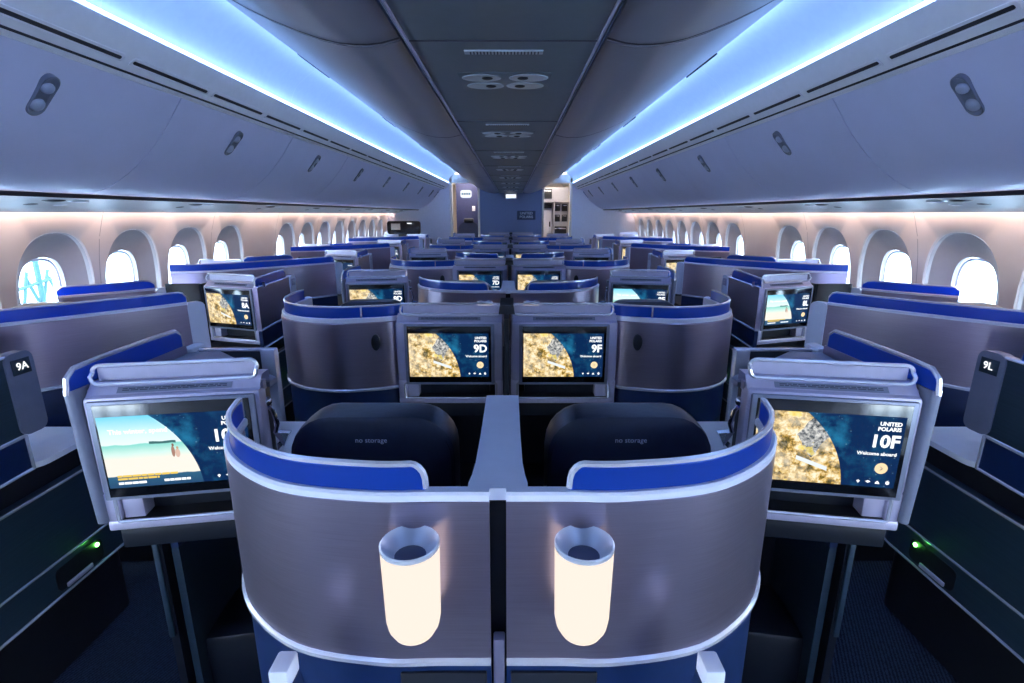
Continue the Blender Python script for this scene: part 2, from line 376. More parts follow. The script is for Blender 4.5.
# ------------------------------------------------------------------ the monitor unit (local frame: x across, y away from the seat)
def monitor_unit(T, w, name, seat, beach, detail, foot_on=True):
    h = w / 2
    def body(b):
        b.box(-h, h, 0, .055, .905, 1.165, .012)
        b.box(-h, -h + .035, .002, .055, .825, .91, .006); b.box(h - .035, h, .002, .055, .825, .91, .006)
        b.box(-h, h, .0, .055, .805, .832, .006)
        b.extrude_y([(-h, 1.15), (h, 1.15), (h, 1.175), (-h, 1.175)], .03, .055)
        b.loft([[(-h + .004, .006, 1.155), (h - .004, .006, 1.155)], [(-h + .004, .045, 1.192), (h - .004, .045, 1.192)], [(-h + .004, .10, 1.188), (h - .004, .10, 1.188)], [(-h + .004, .10, 1.155), (h - .004, .10, 1.155)]], False)
    T.part('housing', body, 'pale_plastic')
    T.part('rear_case', lambda b: b.box(-h + .012, h - .06, .056, .13, .74, 1.154, .004), 'dark_plastic')
    mon = T.part('monitor', lambda b: (b.box(-.188, .188, -.008, .004, .895, 1.156, .004)), 'grey_plastic')
    T.part('screen_glass', lambda b: b.box(-.1745, .1745, -.0095, -.006, .9045, 1.1475, .001), 'black_glass', mon)
    img = 'screen_beach' if beach else 'screen_forest'
    X0, X1, Z0, Z1 = -.170, .164, .930, 1.118
    k = ('display', img)
    if k not in CACHE:
        me = bpy.data.meshes.new('display'); me.from_pydata([(X0, -.0101, Z0), (X1, -.0101, Z0), (X1, -.0101, Z1), (X0, -.0101, Z1)], [], [(0, 1, 2, 3)])
        uvl = me.uv_layers.new(name='UVMap')
        for i, c in enumerate(((0, 0), (1.78, 0), (1.78, 1), (0, 1))): uvl.data[i].uv = c
        me.materials.append(MAT[img]); CACHE[k] = me
    d = bpy.data.objects.new('display', CACHE[k]); COL.objects.link(d); d.parent = mon
    d['label'] = 'lit picture of ' + ('a beach with two people' if beach else 'an autumn valley') + ' beside a starry blue field'
    s = T.side; ty = -.0108
    tx = lambda nm, bd, x, z, sz, al='RIGHT', m='white_text', bo=0.0: T.text(nm, bd, (x * s, ty, z), sz, m, mon, al, bold=bo)
    tx('seat_number', seat, .158, 1.052, .045, bo=.0014)
    tx('brand_text', 'UNITED\nPOLARIS' if detail else 'POLARIS', .156, 1.092, .0135, bo=.0004)
    def disc(b): b.loft([[(.128 * s + .0145 * math.cos(a), y, .982 + .0145 * math.sin(a)) for a in [2 * math.pi * i / 20 for i in range(20)]] for y in (-.0105, -.0112)], True, True, True)
    T.part('round_button', disc, 'cream_button', mon)
    if detail:
        tx('welcome_text', 'Welcome aboard', .156, 1.020, .0125, bo=.0002)
        def arrow(b): b.tube([(.125 * s, -.0116, .987), (.131 * s, -.0116, .982), (.125 * s, -.0116, .977)], .0008, n=4)
        T.part('button_arrow', arrow, 'ink', mon)
        for i, xx in enumerate((.082, .104, .126, .148)):
            def icon(b, xx=xx, i=i):
                if i == 0: b.prism_xz = None
                pts = [[(0, .004), (.004, .001), (0, -.005), (-.004, .001)], [(-.006, .001), (0, .004), (.006, .001), (0, -.003)],
                       [(-.005, -.004), (.006, -.004), (.004, .001), (0, .004), (-.002, .001)], [(-.004, -.003), (0, -.005), (.004, -.003), (.004, .003), (0, .005), (-.004, .003)]][i]
                b.loft([[(xx * s + px, y, .944 + pz) for px, pz in pts] for y in (-.0104, -.0111)], True, True, True)
            T.part('screen_icon', icon, 'white_text', mon, tag=str(i))
        if beach:
            tx('headline_text', 'This winter, spend', -.150, 1.078, .0175, 'LEFT', bo=.0003)
            def line(nm, x0, x1, z, hgt, mt, seed):
                def f(b):
                    rnd = random.Random(seed); x = x0
                    while x < x1:
                        w_ = min(rnd.uniform(.008, .022), x1 - x); a, c = (x, x + w_)
                        b.box(a * 1.0, c * 1.0, -.0112, -.0104, z, z + hgt); x = c + .0018
                # screen pictures are never mirrored
                mb = MB(); f(mb)
                k2 = ('line', nm, seed)
                if k2 not in CACHE: CACHE[k2] = make_mesh(nm, mb, 1, (0, 0, 0), mt, False)
                o = bpy.data.objects.new(nm, CACHE[k2]); COL.objects.link(o); o.parent = mon
            line('amber_text_line', -.148, -.012, .9585, .0050, 'amber_text', 1)
            line('amber_text_line', -.148, -.055, .9510, .0050, 'amber_text', 2)
            line('white_text_line', -.148, -.085, .9390, .0060, 'white_text', 3)
            line('white_text_line', -.045, .015, .9400, .0060, 'white_text', 4)
    # loop rail over the unit
    lp = [(x, .018 + (.012 if z > 1.21 else 0), z) for x, z in rrect(-h + .02, h - .008, 1.192, 1.236, .018, 4)]
    rail = T.part('top_rail', lambda b: b.tube(lp, .0048, True, 8), 'silver_trim')
    T.part('rail_backing', lambda b: b.box(-h + .028, h - .016, .036, .040, 1.196, 1.228), 'rail_haze', rail)
    pl = T.part('notice_strip', lambda b: b.loft([[(x, y - .0015, z) for x in (-.13, .13)] for y, z in ((.0185, 1.168), (.031, 1.180))], False), 'grey_plastic')
    if detail:
        def words(b):
            rnd = random.Random(5)
            for z, y in ((1.1725, .0210), (1.1757, .0238)):
                x = -.118
                while x < .118:
                    w_ = rnd.uniform(.008, .02); b.add([(x, y - .0007, z), (min(x + w_, .118), y - .0007, z), (min(x + w_, .118), y + .0011, z + .0019), (x, y + .0011, z + .0019)], [(0, 1, 2, 3)]); x += w_ + .003
        T.part('notice_print', words, 'ink', pl, smooth=False)
    T.part('tray_slot', lambda b: (b.box(-h + .03, h - .03, .085, .10, .83, .907), b.box(-h + .03, h - .03, .005, .1, .828, .834)), 'black_recess')
    T.part('slot_rim', lambda b: b.tube([(x, .001, z) for x, z in rrect(-h + .028, h - .028, .830, .896, .006, 2)], .0042, True, 6), 'silver_trim')
    T.part('socket_block', lambda b: (b.box((-h + .036) * 1, (-h + .085), .01, .08, .834, .890, .003)) if s > 0 else b.box(-h + .036, -h + .085, .01, .08, .834, .890, .003), 'pale_plastic')
    def foot(b):
        b.box(-h + .012, h - .012, .02, .12, .74, .806, .006)
        b.box(-h + .06, h - .04, .36, .38, .02, .80)
        b.box(-h + .06, -h + .08, .06, .38, .02, .76); b.box(h - .06, h - .04, .06, .38, .02, .76)
        b.box(-h + .08, h - .06, .12, .36, .02, .34, .02)
    if not foot_on: return
    T.part('footwell', foot, 'dark_plastic')
    T.part('footwell_edge', lambda b: (b.box(-h + .060, -h + .074, .050, .062, .42, .74, .002)) , 'slate_panel')

# ------------------------------------------------------------------ centre suites
ODD_PATH = smooth_path([(-.013, .70), (-.10, .70), (-.20, .70), (-.337, .727), (-.445, .80), (-.508, .885), (-.535, .975)], 6)
EVEN_PATH = smooth_path([(-.438, 2.128), (-.49, 2.085), (-.60, 2.05), (-.72, 2.035), (-.86, 2.075), (-.965, 2.17), (-1.02, 2.30), (-1.032, 2.44), (-1.03, 2.52)], 5)
def reverse(p): return list(reversed(p))
def sub(path, x0=None, n0=0, n1=None): return path[n0:n1]

def odd_shell(n, side, dy):
    s = SEAT_C[side]
    T = Thing('privacy_shell', f'curved brushed metal privacy shell around seat {n}{s}, {ROWTXT(n)}', 'seat shell', (-.3, .8, 0), side, dy, group='privacy shells of the centre seats', key='odd_shell')
    T.part('metal_skin', lambda b: b.ribbon(ODD_PATH, .885, 1.178, .016, .008), 'brushed_metal')
    T.part('top_rim', lambda b: b.ribbon(ODD_PATH, 1.176, 1.190, .024, .004), 'pale_top')
    bp = [p for p in ODD_PATH if p[0] < -.112]; bp = [(-.112, .70)] + bp
    L = len(bp)
    hz = []
    acc = 0
    for i, p in enumerate(bp):
        if i: acc += math.hypot(p[0] - bp[i - 1][0], p[1] - bp[i - 1][1])
        hz.append(1.248 - max(0, .026 - acc) ** 2 * 40 * (1 if acc < .026 else 0))
    dens = [(bp[0][0] - q, .70) for q in (0, .003, .008, .014, .02)]
    dz = [1.208, 1.219, 1.226, 1.2305, 1.232]
    bpath = dens + [p for p in bp if p[0] < -.14]; bz = dz + [1.232] * (len(bpath) - 5)
    band = T.part('blue_band', lambda b: b.ribbon(bpath, 1.190, [z - .004 for z in bz], .008, .002), 'blue_band')
    def edge(b):
        m = len(bpath); pts = []
        for i, p in enumerate(bpath):
            a = bpath[max(i - 1, 0)]; c = bpath[min(i + 1, m - 1)]
            tx, ty = c[0] - a[0], c[1] - a[1]; l = math.hypot(tx, ty)
            pts.append((p[0] - ty / l * .002, p[1] + tx / l * .002, bz[i]))
        pts = [(pts[0][0] + .001, pts[0][1], 1.192)] + pts + [(pts[-1][0], pts[-1][1] + .002, 1.192)]
        b.tube(pts, .0055, n=6)
    T.part('band_edge', edge, 'silver_trim', band)
    T.part('lower_trim', lambda b: b.ribbon(ODD_PATH, .874, .885, .022, .010), 'silver_trim')
    T.part('lower_cladding', lambda b: b.ribbon(ODD_PATH, .02, .875, .016, .004), 'navy_cladding')
    T.part('access_cover', lambda b: b.box(-.165, -.020, .682, .692, .30, .855, .003), 'dark_plastic')

def shell_lamp(n, side, dy):
    s = SEAT_C[side]
    T = Thing('reading_lamp', f'glowing white cylinder lamp behind seat {n}{s}, {ROWTXT(n)}', 'lamp', (-.128, .70, .95), side, dy, group='cylinder lamps on the shells', key='shell_lamp')
    c = (-.128, .645, 0)
    T.part('diffuser', lambda b: b.lathe([(.010, .972), (.022, .9745), (.032, .981), (.0385, .993), (.0412, 1.008), (.0435, 1.128), (.0428, 1.129)], c, 28, False), 'lamp_glow')
    cap = T.part('reflector_cap', lambda b: b.lathe([(.0434, 1.127), (.0436, 1.128), (.0438, 1.1335), (.042, 1.135), (.0235, 1.112), (.0235, 1.111)], c, 28, True, False), 'lamp_silver', label='silver conical cap')
    T.part('lens', lambda b: b.lathe([(.0235, 1.1115), (.017, 1.1135), (.004, 1.1145)], c, 20), 'lens_blue', cap)
    T.part('wall_bracket', lambda b: b.box(-.138, -.118, .682, .694, 1.0, 1.07, .003), 'pale_plastic')

def even_shell(n, side, dy):
    s = SEAT_C[side]
    T = Thing('privacy_shell', f'rounded brushed metal privacy shell at the aisle around seat {n}{s}, {ROWTXT(n)}', 'seat shell', (-.8, 2.2, 0), side, dy, group='privacy shells of the centre seats', key='even_shell')
    T.part('metal_skin', lambda b: b.ribbon(EVEN_PATH, .878, 1.164, .016, .008), 'brushed_metal')
    T.part('top_rim', lambda b: b.ribbon(EVEN_PATH, 1.162, 1.183, .028, -.003), 'pale_top')
    band = T.part('blue_band', lambda b: b.ribbon(EVEN_PATH, 1.182, 1.227, .008, -.004), 'blue_band')
    def edge(b):
        m = len(EVEN_PATH); pts = []
        for i, p in enumerate(EVEN_PATH):
            a = EVEN_PATH[max(i - 1, 0)]; c = EVEN_PATH[min(i + 1, m - 1)]
            tx, ty = c[0] - a[0], c[1] - a[1]; l = math.hypot(tx, ty)
            pts.append((p[0] + ty / l * .004, p[1] - tx / l * .004, 1.229))
        b.tube(pts, .0048, n=6)
        q = pts[10]; b.box(q[0] - .003, q[0] + .003, q[1] - .010, q[1] + .002, 1.183, 1.229)
    T.part('band_edge', edge, 'silver_trim', band)
    T.part('lower_trim', lambda b: b.ribbon(EVEN_PATH, .867, .879, .022, .010), 'silver_trim')
    T.part('lower_cladding', lambda b: b.ribbon(EVEN_PATH, .70, .868, .014, .003), 'navy_cladding')
    T.part('base_panel', lambda b: b.ribbon(EVEN_PATH, .02, .698, .02, -.002), 'slate_panel')
    T.part('end_post', lambda b: b.box(-1.05, -1.012, 2.522, 2.60, .70, 1.185, .012), 'pale_top')
    def oval(b, r0=.018, r1=.034, y=2.048 - .014):
        b.loft([[(-.545 + rr * r0 * math.cos(a), yy, 1.08 + rr * r1 * math.sin(a)) for a in [2 * math.pi * i / 20 for i in range(20)]] for rr, yy in ((1.0, 2.045), (1.0, 2.034), (.8, 2.032))], True, True, True)
    T.part('oval_light', oval, 'dark_plastic', label='dark oval reading light lens')

def seat(n, side, dy, kind):
    if kind == 'odd': cx, y0, lab, L = -.262, .93, 'centre', SEAT_C[side]
    elif kind == 'even': cx, y0, lab, L = -.64, 2.30, 'aisle', SEAT_C[side]
    else: cx, y0, lab, L = -2.10, 2.22, 'window', SEAT_W[side]
    T = Thing('suite_seat', f'dark navy leather seat {n}{L} with rounded headrest, {ROWTXT(n)}', 'seat', (cx, y0 + .3, 0), side, dy, group='navy leather seats', key='seat_' + kind)
    zt = 1.205
    def head(b, w=.170, z0=.93, z1=zt, y=y0, t=.10, r=.085):
        prof = rrect(-w, w, z0, z1, r, 6)
        loops = []
        for s_, yy in ((.93, y), (.985, y + .006), (1.0, y + .02), (1.0, y + t - .03), (.985, y + t - .012), (.94, y + t)):
            zc = (z0 + z1) / 2
            loops.append([(cx + px * s_ * (1.0 if True else 1), yy + (pz - z0) * .04, zc + (pz - zc) * s_) for px, pz in prof])
        b.loft(loops, True, True, True)
    h = T.part('headrest', head, 'navy_leather' if kind != 'window' else 'tan_leather')
    if kind == 'odd':
        T.text('printed_text', 'no storage', (cx, y0 + .0076, 1.157), .0150, 'ink_white', h, 'CENTER')
        def seam(b):
            b.tube([(cx + px * .90, y0 + .002 + (pz - .93) * .04, 1.067 + (pz - 1.067) * .90) for px, pz in rrect(-.178, .178, .93, zt, .085, 6)], .0018, True, 5)
        T.part('seam', seam, 'dark_plastic', h)
    def back(b):
        b.loft([[(cx + px, yy + (.93 - z) * .10, z) for px, yy in rrect(-wd, wd, y0, y0 + .11, .03, 3)] for z, wd in ((.42, .235), (.60, .24), (.85, .235), (.945, .20))], True, True, True)
    T.part('backrest', back, 'navy_leather')
    T.part('seat_cushion', lambda b: b.box(cx - .24, cx + .24, y0 + .12, y0 + .62, .34, .47, .035, 3), 'navy_leather')
    T.part('pedestal', lambda b: b.box(cx - .2, cx + .2, y0 + .08, y0 + .5, .02, .34, .01), 'dark_plastic')

def odd_monitor(n, side, dy):
    T = Thing('monitor_console', f'grey seat-back console with lit screen {n}{SEAT_C[side]} beside the centre line, {ROWTXT(n)}', 'seat console', (0, 0, 0), side, dy, group='monitor consoles of the centre seats', key='odd_mon')
    T.e.location = (-.240 * side, 2.05 + dy, 0)
    monitor_unit(T, .448, '', f'{n}{SEAT_C[side]}', False, n >= 7)

def even_monitor(n, side, dy):
    T = Thing('monitor_console', f'grey seat-back console with lit screen {n}{SEAT_C[side]} at the aisle, {ROWTXT(n)}', 'seat console', (0, 0, 0), side, dy, group='monitor consoles of the centre seats', key='even_mon' + str(n == 10))
    T.e.location = ((-.806 if n == 10 else -.852) * side, (1.16 if n == 10 else 1.17) + dy, .01); T.e.rotation_euler = (0, 0, R(9.5) * side)
    beach = (n == 10 and side == 1) or (n == 8 and side == -1)
    monitor_unit(T, .40, '', f'{n}{SEAT_C[side]}', beach, n >= 8)

def even_cabinet(n, side, dy):
    s = SEAT_C[side]
    T = Thing('aisle_cabinet', f'aisle side cabinet with slanted blue band behind screen {n}{s}, {ROWTXT(n)}', 'cabinet', (-.9, 1.35, 0), side, dy, group='aisle cabinets of the centre suites', key='even_cab')
    if n < 10: T.e.location.x -= .035 * side
    path = [(-1.020, 1.175), (-1.024, 1.25), (-1.028, 1.42), (-1.03, 1.565)]; low = [(-.915, 1.22), (-.93, 1.40), (-.93, 1.60)]
    T.part('side_panel', lambda b: b.loft([[(x0, y, 1.192), (x0 + .016, y, 1.192), (x0 + .016 + .012, y, .862), (x0 + .012, y, .862)] for x0, y in [(p[0] - .008, p[1]) for p in path]], True, True, True), 'brushed_metal')
    T.part('front_edge', lambda b: b.loft([[(x, y, z) for x, y in rrect(-1.034 + o, -1.010 + o, 1.115, 1.175, .010, 3)] for z, o in ((.845, .012), (1.02, .004), (1.196, 0))], True, True, True), 'grey_plastic')
    bpth = [(-1.018, 1.12), (-1.019, 1.145), (-1.023, 1.23), (-1.027, 1.40), (-1.028, 1.53), (-1.028, 1.55)]
    bz = [1.226, 1.244, 1.247, 1.247, 1.246, 1.232]
    band = T.part('blue_band', lambda b: b.ribbon(bpth, 1.186, [z - .003 for z in bz], .010, 0), 'blue_band')
    T.part('band_edge', lambda b: b.tube([(-1.018, 1.112, 1.188)] + [(p[0], p[1], z) for p, z in zip(bpth, bz)] + [(-1.028, 1.554, 1.188)], .0062, n=6), 'silver_trim', band)
    T.part('end_post', lambda b: b.box(-1.05, -1.005, 1.566, 1.65, .70, 1.182, .014), 'pale_top')
    T.part('top_cover', lambda b: b.prism([(-.985, 1.20), (-.62, 1.27), (-.62, 1.31), (-.93, 1.585), (-1.016, 1.562)], 1.155, 1.168), 'grey_plastic')
    T.part('cross_wall', lambda b: b.box(-1.003, -.800, 1.59, 1.612, .02, 1.165, .003), 'dark_plastic')
    T.part('cross_wall_edge', lambda b: (b.box(-.800, -.752, 1.584, 1.618, .90, 1.172, .006), b.box(-1.003, -.752, 1.590, 1.612, 1.164, 1.172, .002)), 'silver_trim')
    T.part('side_table', lambda b: b.prism([(-.99, 1.27), (-.575, 1.30), (-.585, 1.40), (-.64, 1.575), (-.99, 1.575)], .905, .925), 'white_table', label='white side table top')
    T.part('inner_wall', lambda b: b.box(-.650, -.636, 1.215, 1.30, .90, 1.15, .003), 'dark_plastic')
    T.part('lower_panel', lambda b: b.ribbon(low, .02, .70, .02, 0), 'slate_panel')
    T.part('lower_band', lambda b: b.ribbon(low, .70, .852, .02, 0), 'navy_cladding')
    T.part('lower_trim', lambda b: b.ribbon([(x + .012, y) for x, y in path], .852, .862, .022, 0), 'silver_trim')
    def hook(b):
        b.tube([(-.622, 1.24, 1.12), (-.606, 1.24, 1.10), (-.600, 1.245, 1.06), (-.610, 1.25, 1.035)], .006, n=6)
        b.ellipsoid((-.618, 1.24, 1.125), (.013, .013, .013), 10, 6)
    hk = T.part('coat_hook', hook, 'chrome', label='chrome coat hook')
    def clip(b):
        b.loft([[(-.615, 1.245, 1.035), (-.575, 1.25, 1.03), (-.595, 1.255, .99)], [(-.615, 1.265, 1.035), (-.575, 1.268, 1.03), (-.595, 1.27, .99)]], True, True, True)
        b.loft([[(-.61, 1.25, 1.00), (-.588, 1.255, 1.005), (-.615, 1.26, .975)], [(-.61, 1.268, 1.0), (-.588, 1.268, 1.005), (-.615, 1.27, .975)]], True, True, True)
    T.part('belt_buckle', clip, 'chrome', hk)

def centre_console(n, dy):
    T = Thing('centre_console', f'narrow pale grey topped console between seats {n}D and {n}F, {ROWTXT(n)}', 'console', (0, .9, 0), 1, dy, group='centre line consoles', key='centre_console')
    T.part('console_top', lambda b: b.prism([(-.0465, .698), (.0465, .698), (.0465, .715), (.043, .74), (.040, .78), (.038, .90), (.037, 1.11), (-.037, 1.11), (-.038, .90), (-.040, .78), (-.043, .74), (-.0465, .715)], 1.170, 1.190), 'pale_top')
    T.part('console_body', lambda b: b.box(-.030, .030, .735, 1.10, .02, 1.171), 'dark_plastic')
    T.part('front_post', lambda b: b.box(-.010, .010, .705, .725, .02, .90, .003), 'pale_plastic')
    def divider(b):
        b.box(-.010, .010, 1.95, 2.20, .05, 1.197)
        b.loft([[(-.034, 2.06, 1.196), (.034, 2.06, 1.196), (.034, 2.2, 1.196), (-.034, 2.2, 1.196)], [(-.028, 2.06, 1.232), (.028, 2.06, 1.232), (.028, 2.2, 1.242), (-.028, 2.2, 1.242)]], True, True, True)
    T.part('divider', divider, 'dark_plastic')

for k in range(5):
    dy = P * k; n = 9 - 2 * k
    for side in (1, -1):
        odd_shell(n, side, dy); shell_lamp(n, side, dy); seat(n, side, dy, 'odd'); odd_monitor(n, side, dy)
        even_monitor(n + 1, side, dy); even_cabinet(n + 1, side, dy)
        if n > 1:
            even_shell(n - 1, side, dy); seat(n - 1, side, dy, 'even')
    centre_console(n, dy)

for side in (1, -1):
    T = Thing('aisle_grab_bar', f'slim blue-grey upright bar with pale square cap before the shell of seat 9{SEAT_C[side]}', 'bar', (-.315, .61, 0), side)
    T.part('bar_body', lambda b: b.loft([[(-.333 + o, .59, z), (-.305 + o, .59, z), (-.305 + o, .63, z), (-.333 + o, .63, z)] for z, o in ((.02, .16), (.55, .07), (.92, 0))], True, True, True), 'navy_cladding')
    T.part('cap', lambda b: b.box(-.334, -.304, .592, .632, .92, .955, .005), 'pale_top')

# ------------------------------------------------------------------ window suites
def window_cabinet(n, side, dy, screen):
    """aisle cabinet of the even window suites; the post carries the number of the suite that is entered beside it (one lower)"""
    L = SEAT_W[side]
    T = Thing('aisle_cabinet', f'window-side aisle cabinet whose end post reads {n - 1}{L}, {ORD[n]} row from the bulkhead', 'cabinet', (-1.8, 3.4, 0), side, dy, group='aisle cabinets of the window suites', key='win_cab')
    path = [(-1.538, 3.05), (-1.556, 3.30), (-1.575, 3.60)]
    T.part('side_panel', lambda b: b.ribbon(path, .905, 1.165, .024, 0), 'slate_panel' if n == 10 else 'brushed_metal')
    bp = [(-1.538, 3.055), (-1.540, 3.08), (-1.556, 3.3), (-1.572, 3.52), (-1.573, 3.55)]; bz = [1.205, 1.218, 1.222, 1.222, 1.205]
    band = T.part('blue_band', lambda b: b.ribbon(bp, 1.163, [z - .003 for z in bz], .010, 0), 'blue_band')
    T.part('band_edge', lambda b: b.tube([(-1.538, 3.05, 1.167)] + [(p[0], p[1], z) for p, z in zip(bp, bz)] + [(-1.575, 3.556, 1.167)], .0055, n=6), 'silver_trim', band)
    T.part('rim', lambda b: b.ribbon(path, 1.160, 1.168, .030, 0), 'silver_trim')
    post = T.part('number_post', lambda b: b.loft([[(xx, 3.585 + py, .9 + pz) for py, pz in rrect(0, .095, 0, .272, .028, 4)] for xx in (-1.592, -1.556)], True, True, True), 'grey_plastic' if n == 10 else 'pale_top')
    pl = T.part('number_plate', lambda b: b.box(-1.556, -1.553, 3.602, 3.664, 1.10, 1.150, .001), 'slate_panel' if n == 10 else 'pale_plastic', post)
    T.text('suite_number', f'{n - 1}{L}', (-1.5505, 3.633, 1.126), .034, 'white_text' if n == 10 else 'ink_white', post, 'CENTER', 90, 90, bold=.0004)
    T.part('lower_band', lambda b: b.ribbon(path, .785, .894, .022, 0), 'navy_cladding')
    T.part('lower_trim', lambda b: (b.ribbon(path, .894, .906, .028, 0), b.ribbon(path, .778, .788, .028, 0), b.box(-1.590, -1.560, 3.596, 3.606, .778, .9, .002)), 'silver_trim')
    T.part('rear_wall', lambda b: b.box(-2.20, -1.98, 3.22, 3.245, .02, 1.165, .004), 'dark_plastic')
    T.part('inner_wall', lambda b: b.box(-2.0, -1.98, 3.25, 3.66, .02, 1.16, .004), 'dark_plastic')
    # long low base along the aisle
    def base(b):
        b.loft([[(x, y, z) for x, y in rrect(-2.15, -1.555, 2.03, 3.94, .06, 4)] for z in (.30, .685)], True, True, True)
    T.part('base_cabinet', base, 'slate_panel')
    T.part('table_top', lambda b: b.prism(rrect(-2.15, -1.575, 3.62, 3.93, .05, 4), .765, .785), 'white_table', label='white side table top')
    T.part('table_recess', lambda b: b.box(-2.1, -1.60, 2.6, 3.90, .686, .765), 'black_recess')
    def lines(b):
        b.box(-1.5565, -1.5495, 2.08, 3.86, .684, .694, .002); b.box(-1.5565, -1.5495, 2.08, 3.90, .426, .434, .002)
        b.tube([(-1.553, 2.08, .302), (-1.553, 3.86, .302), (-1.558, 3.90, .303), (-1.575, 3.935, .306), (-1.61, 3.945, .31)], .005, n=6)
    T.part('trim_line', lines, 'silver_trim')
    T.part('toe_kick', lambda b: b.loft([[(x, y, z) for x, y in rrect(-2.12, -1.585, 2.06, 3.90, .05, 4)] for z in (.01, .302)], True, True, True), 'black_recess')
    pk = T.part('pull_recess', lambda b: b.loft([[(-1.5525, 3.57 + py, .318 + pz) for py, pz in rrect(0, .20, 0, .085, .02, 4)], [(-1.556, 3.57 + py, .318 + pz) for py, pz in rrect(0, .20, 0, .085, .02, 4)]], True, True, True), 'black_recess')
    T.part('pull_lip', lambda b: b.box(-1.5525, -1.545, 3.60, 3.71, .318, .335, .003), 'pale_plastic', pk)
    T.part('indicator_light', lambda b: b.ellipsoid((-1.549, 3.745, .385), (.005, .008, .008), 10, 6), 'green_led', pk, label='small green indicator light')

def win_even_monitor(n, side, dy):
    L = SEAT_W[side]
    T = Thing('monitor_console', f'seat-back console with lit screen {n}{L} angled to the window, {ROWTXT(n)}', 'seat console', (0, 0, 0), side, dy, group='monitor consoles of the window seats', key='win_even_mon')
    T.e.location = (-1.738 * side, 3.11 + dy, 0); T.e.rotation_euler = (0, 0, R(-18) * side)
    monitor_unit(T, .40, '', f'{n}{L}', side == -1 and n == 8, n >= 8, False)

def win_odd_monitor(n, side, dy):
    L = SEAT_W[side]
    T = Thing('monitor_console', f'seat-back console with screen {n}{L} set against the window wall, {ROWTXT(n)}', 'seat console', (0, 0, 0), side, dy, group='monitor consoles of the window seats', key='win_odd_mon')
    T.e.location = (-2.385 * side, 4.16 + dy, 0); T.e.rotation_euler = (0, 0, R(-4) * side)
    monitor_unit(T, .39, '', f'{n}{L}', False, False)

WEVEN = smooth_path([(-1.545, 2.40), (-1.60, 2.325), (-1.70, 2.205), (-1.95, 1.925), (-2.20, 1.72), (-2.48, 1.63)], 5)
WODD = smooth_path([(-2.245, 3.19), (-2.33, 3.09), (-2.45, 2.97), (-2.58, 2.865)], 4)
def win_shell(n, side, dy, odd):
    L = SEAT_W[side]; path = WODD if odd else WEVEN
    dz = -.045 if odd else 0.0
    lab = (f'short metal privacy shell by the window around seat {n}{L}, {ROWTXT(n)}' if odd else f'long diagonal metal privacy shell of window seat {n}{L}, {ROWTXT(n)}')
    T = Thing('privacy_shell', lab, 'seat shell', (path[0][0], path[0][1], 0), side, dy, group='privacy shells of the window seats', key='win_shell' + str(odd))
    T.part('metal_skin', lambda b: b.ribbon(path, .905, 1.178 + dz, .018, 0), 'brushed_metal')
    T.part('top_rim', lambda b: b.ribbon(path, 1.176 + dz, 1.190 + dz, .030, 0), 'pale_top')
    bz = [1.215, 1.232, 1.238] + [1.238] * (len(path) - 3)
    if odd: bz[-1] = 1.215
    bz = [z + dz for z in bz]
    band = T.part('blue_band', lambda b: b.ribbon(path, 1.188 + dz, [z - .003 for z in bz], .010, 0), 'blue_band')
    T.part('band_edge', lambda b: b.tube([(path[0][0], path[0][1], 1.188 + dz)] + [(p[0], p[1], z) for p, z in zip(path, bz)], .005, n=6), 'silver_trim', band)
    T.part('lower_trim', lambda b: b.ribbon(path, .893, .906, .026, 0), 'silver_trim')
    T.part('lower_cladding', lambda b: b.ribbon(path, .75 if odd else .32, .894, .016, 0), 'navy_cladding')
    x, y = path[0]
    def post(b):
        dxy = Vector((path[0][0] - path[2][0], path[0][1] - path[2][1], 0)).normalized(); nrm = Vector((-dxy.y, dxy.x, 0))
        o = Vector((x, y, .9))
        b.loft([[o + dxy * px + nrm * t + Vector((0, 0, pz)) for px, pz in rrect(-.002, .075, 0, .285 + dz, .025, 4)] for t in (-.016, .016)], True, True, True)
    p = T.part('number_post', post, 'pale_top')
    if not odd:
        d = (path[0][0] - path[2][0], path[0][1] - path[2][1]); ang = math.degrees(math.atan2(d[1], d[0])); l = math.hypot(*d)
        if side > 0:
            q = (x + d[0] / l * .036 + d[1] / l * .0175, y + d[1] / l * .036 - d[0] / l * .0175, 1.135)
            T.text('suite_number', f'{n}{L}', q, .026, 'ink_white', p, 'CENTER', 90, ang)
        else:
            q = (x + d[0] / l * .036 + d[1] / l * .0175, y + d[1] / l * .036 - d[0] / l * .0175, 1.135)
            T.text('suite_number', f'{n}{L}', q, .026, 'ink_white', p, 'CENTER', 90, ang)

for k in range(5):
    dy = P * (k - 1); n = 10 - 2 * k
    for side in (1, -1):
        window_cabinet(n, side, dy, True)
        win_even_monitor(n, side, dy)
for k in range(4):
    for side in (1, -1):
        dy = P * k
        win_shell(8 - 2 * k, side, dy, False); seat(8 - 2 * k, side, dy, 'window')
        win_shell(7 - 2 * k, side, dy, True); win_odd_monitor(7 - 2 * k, side, dy)

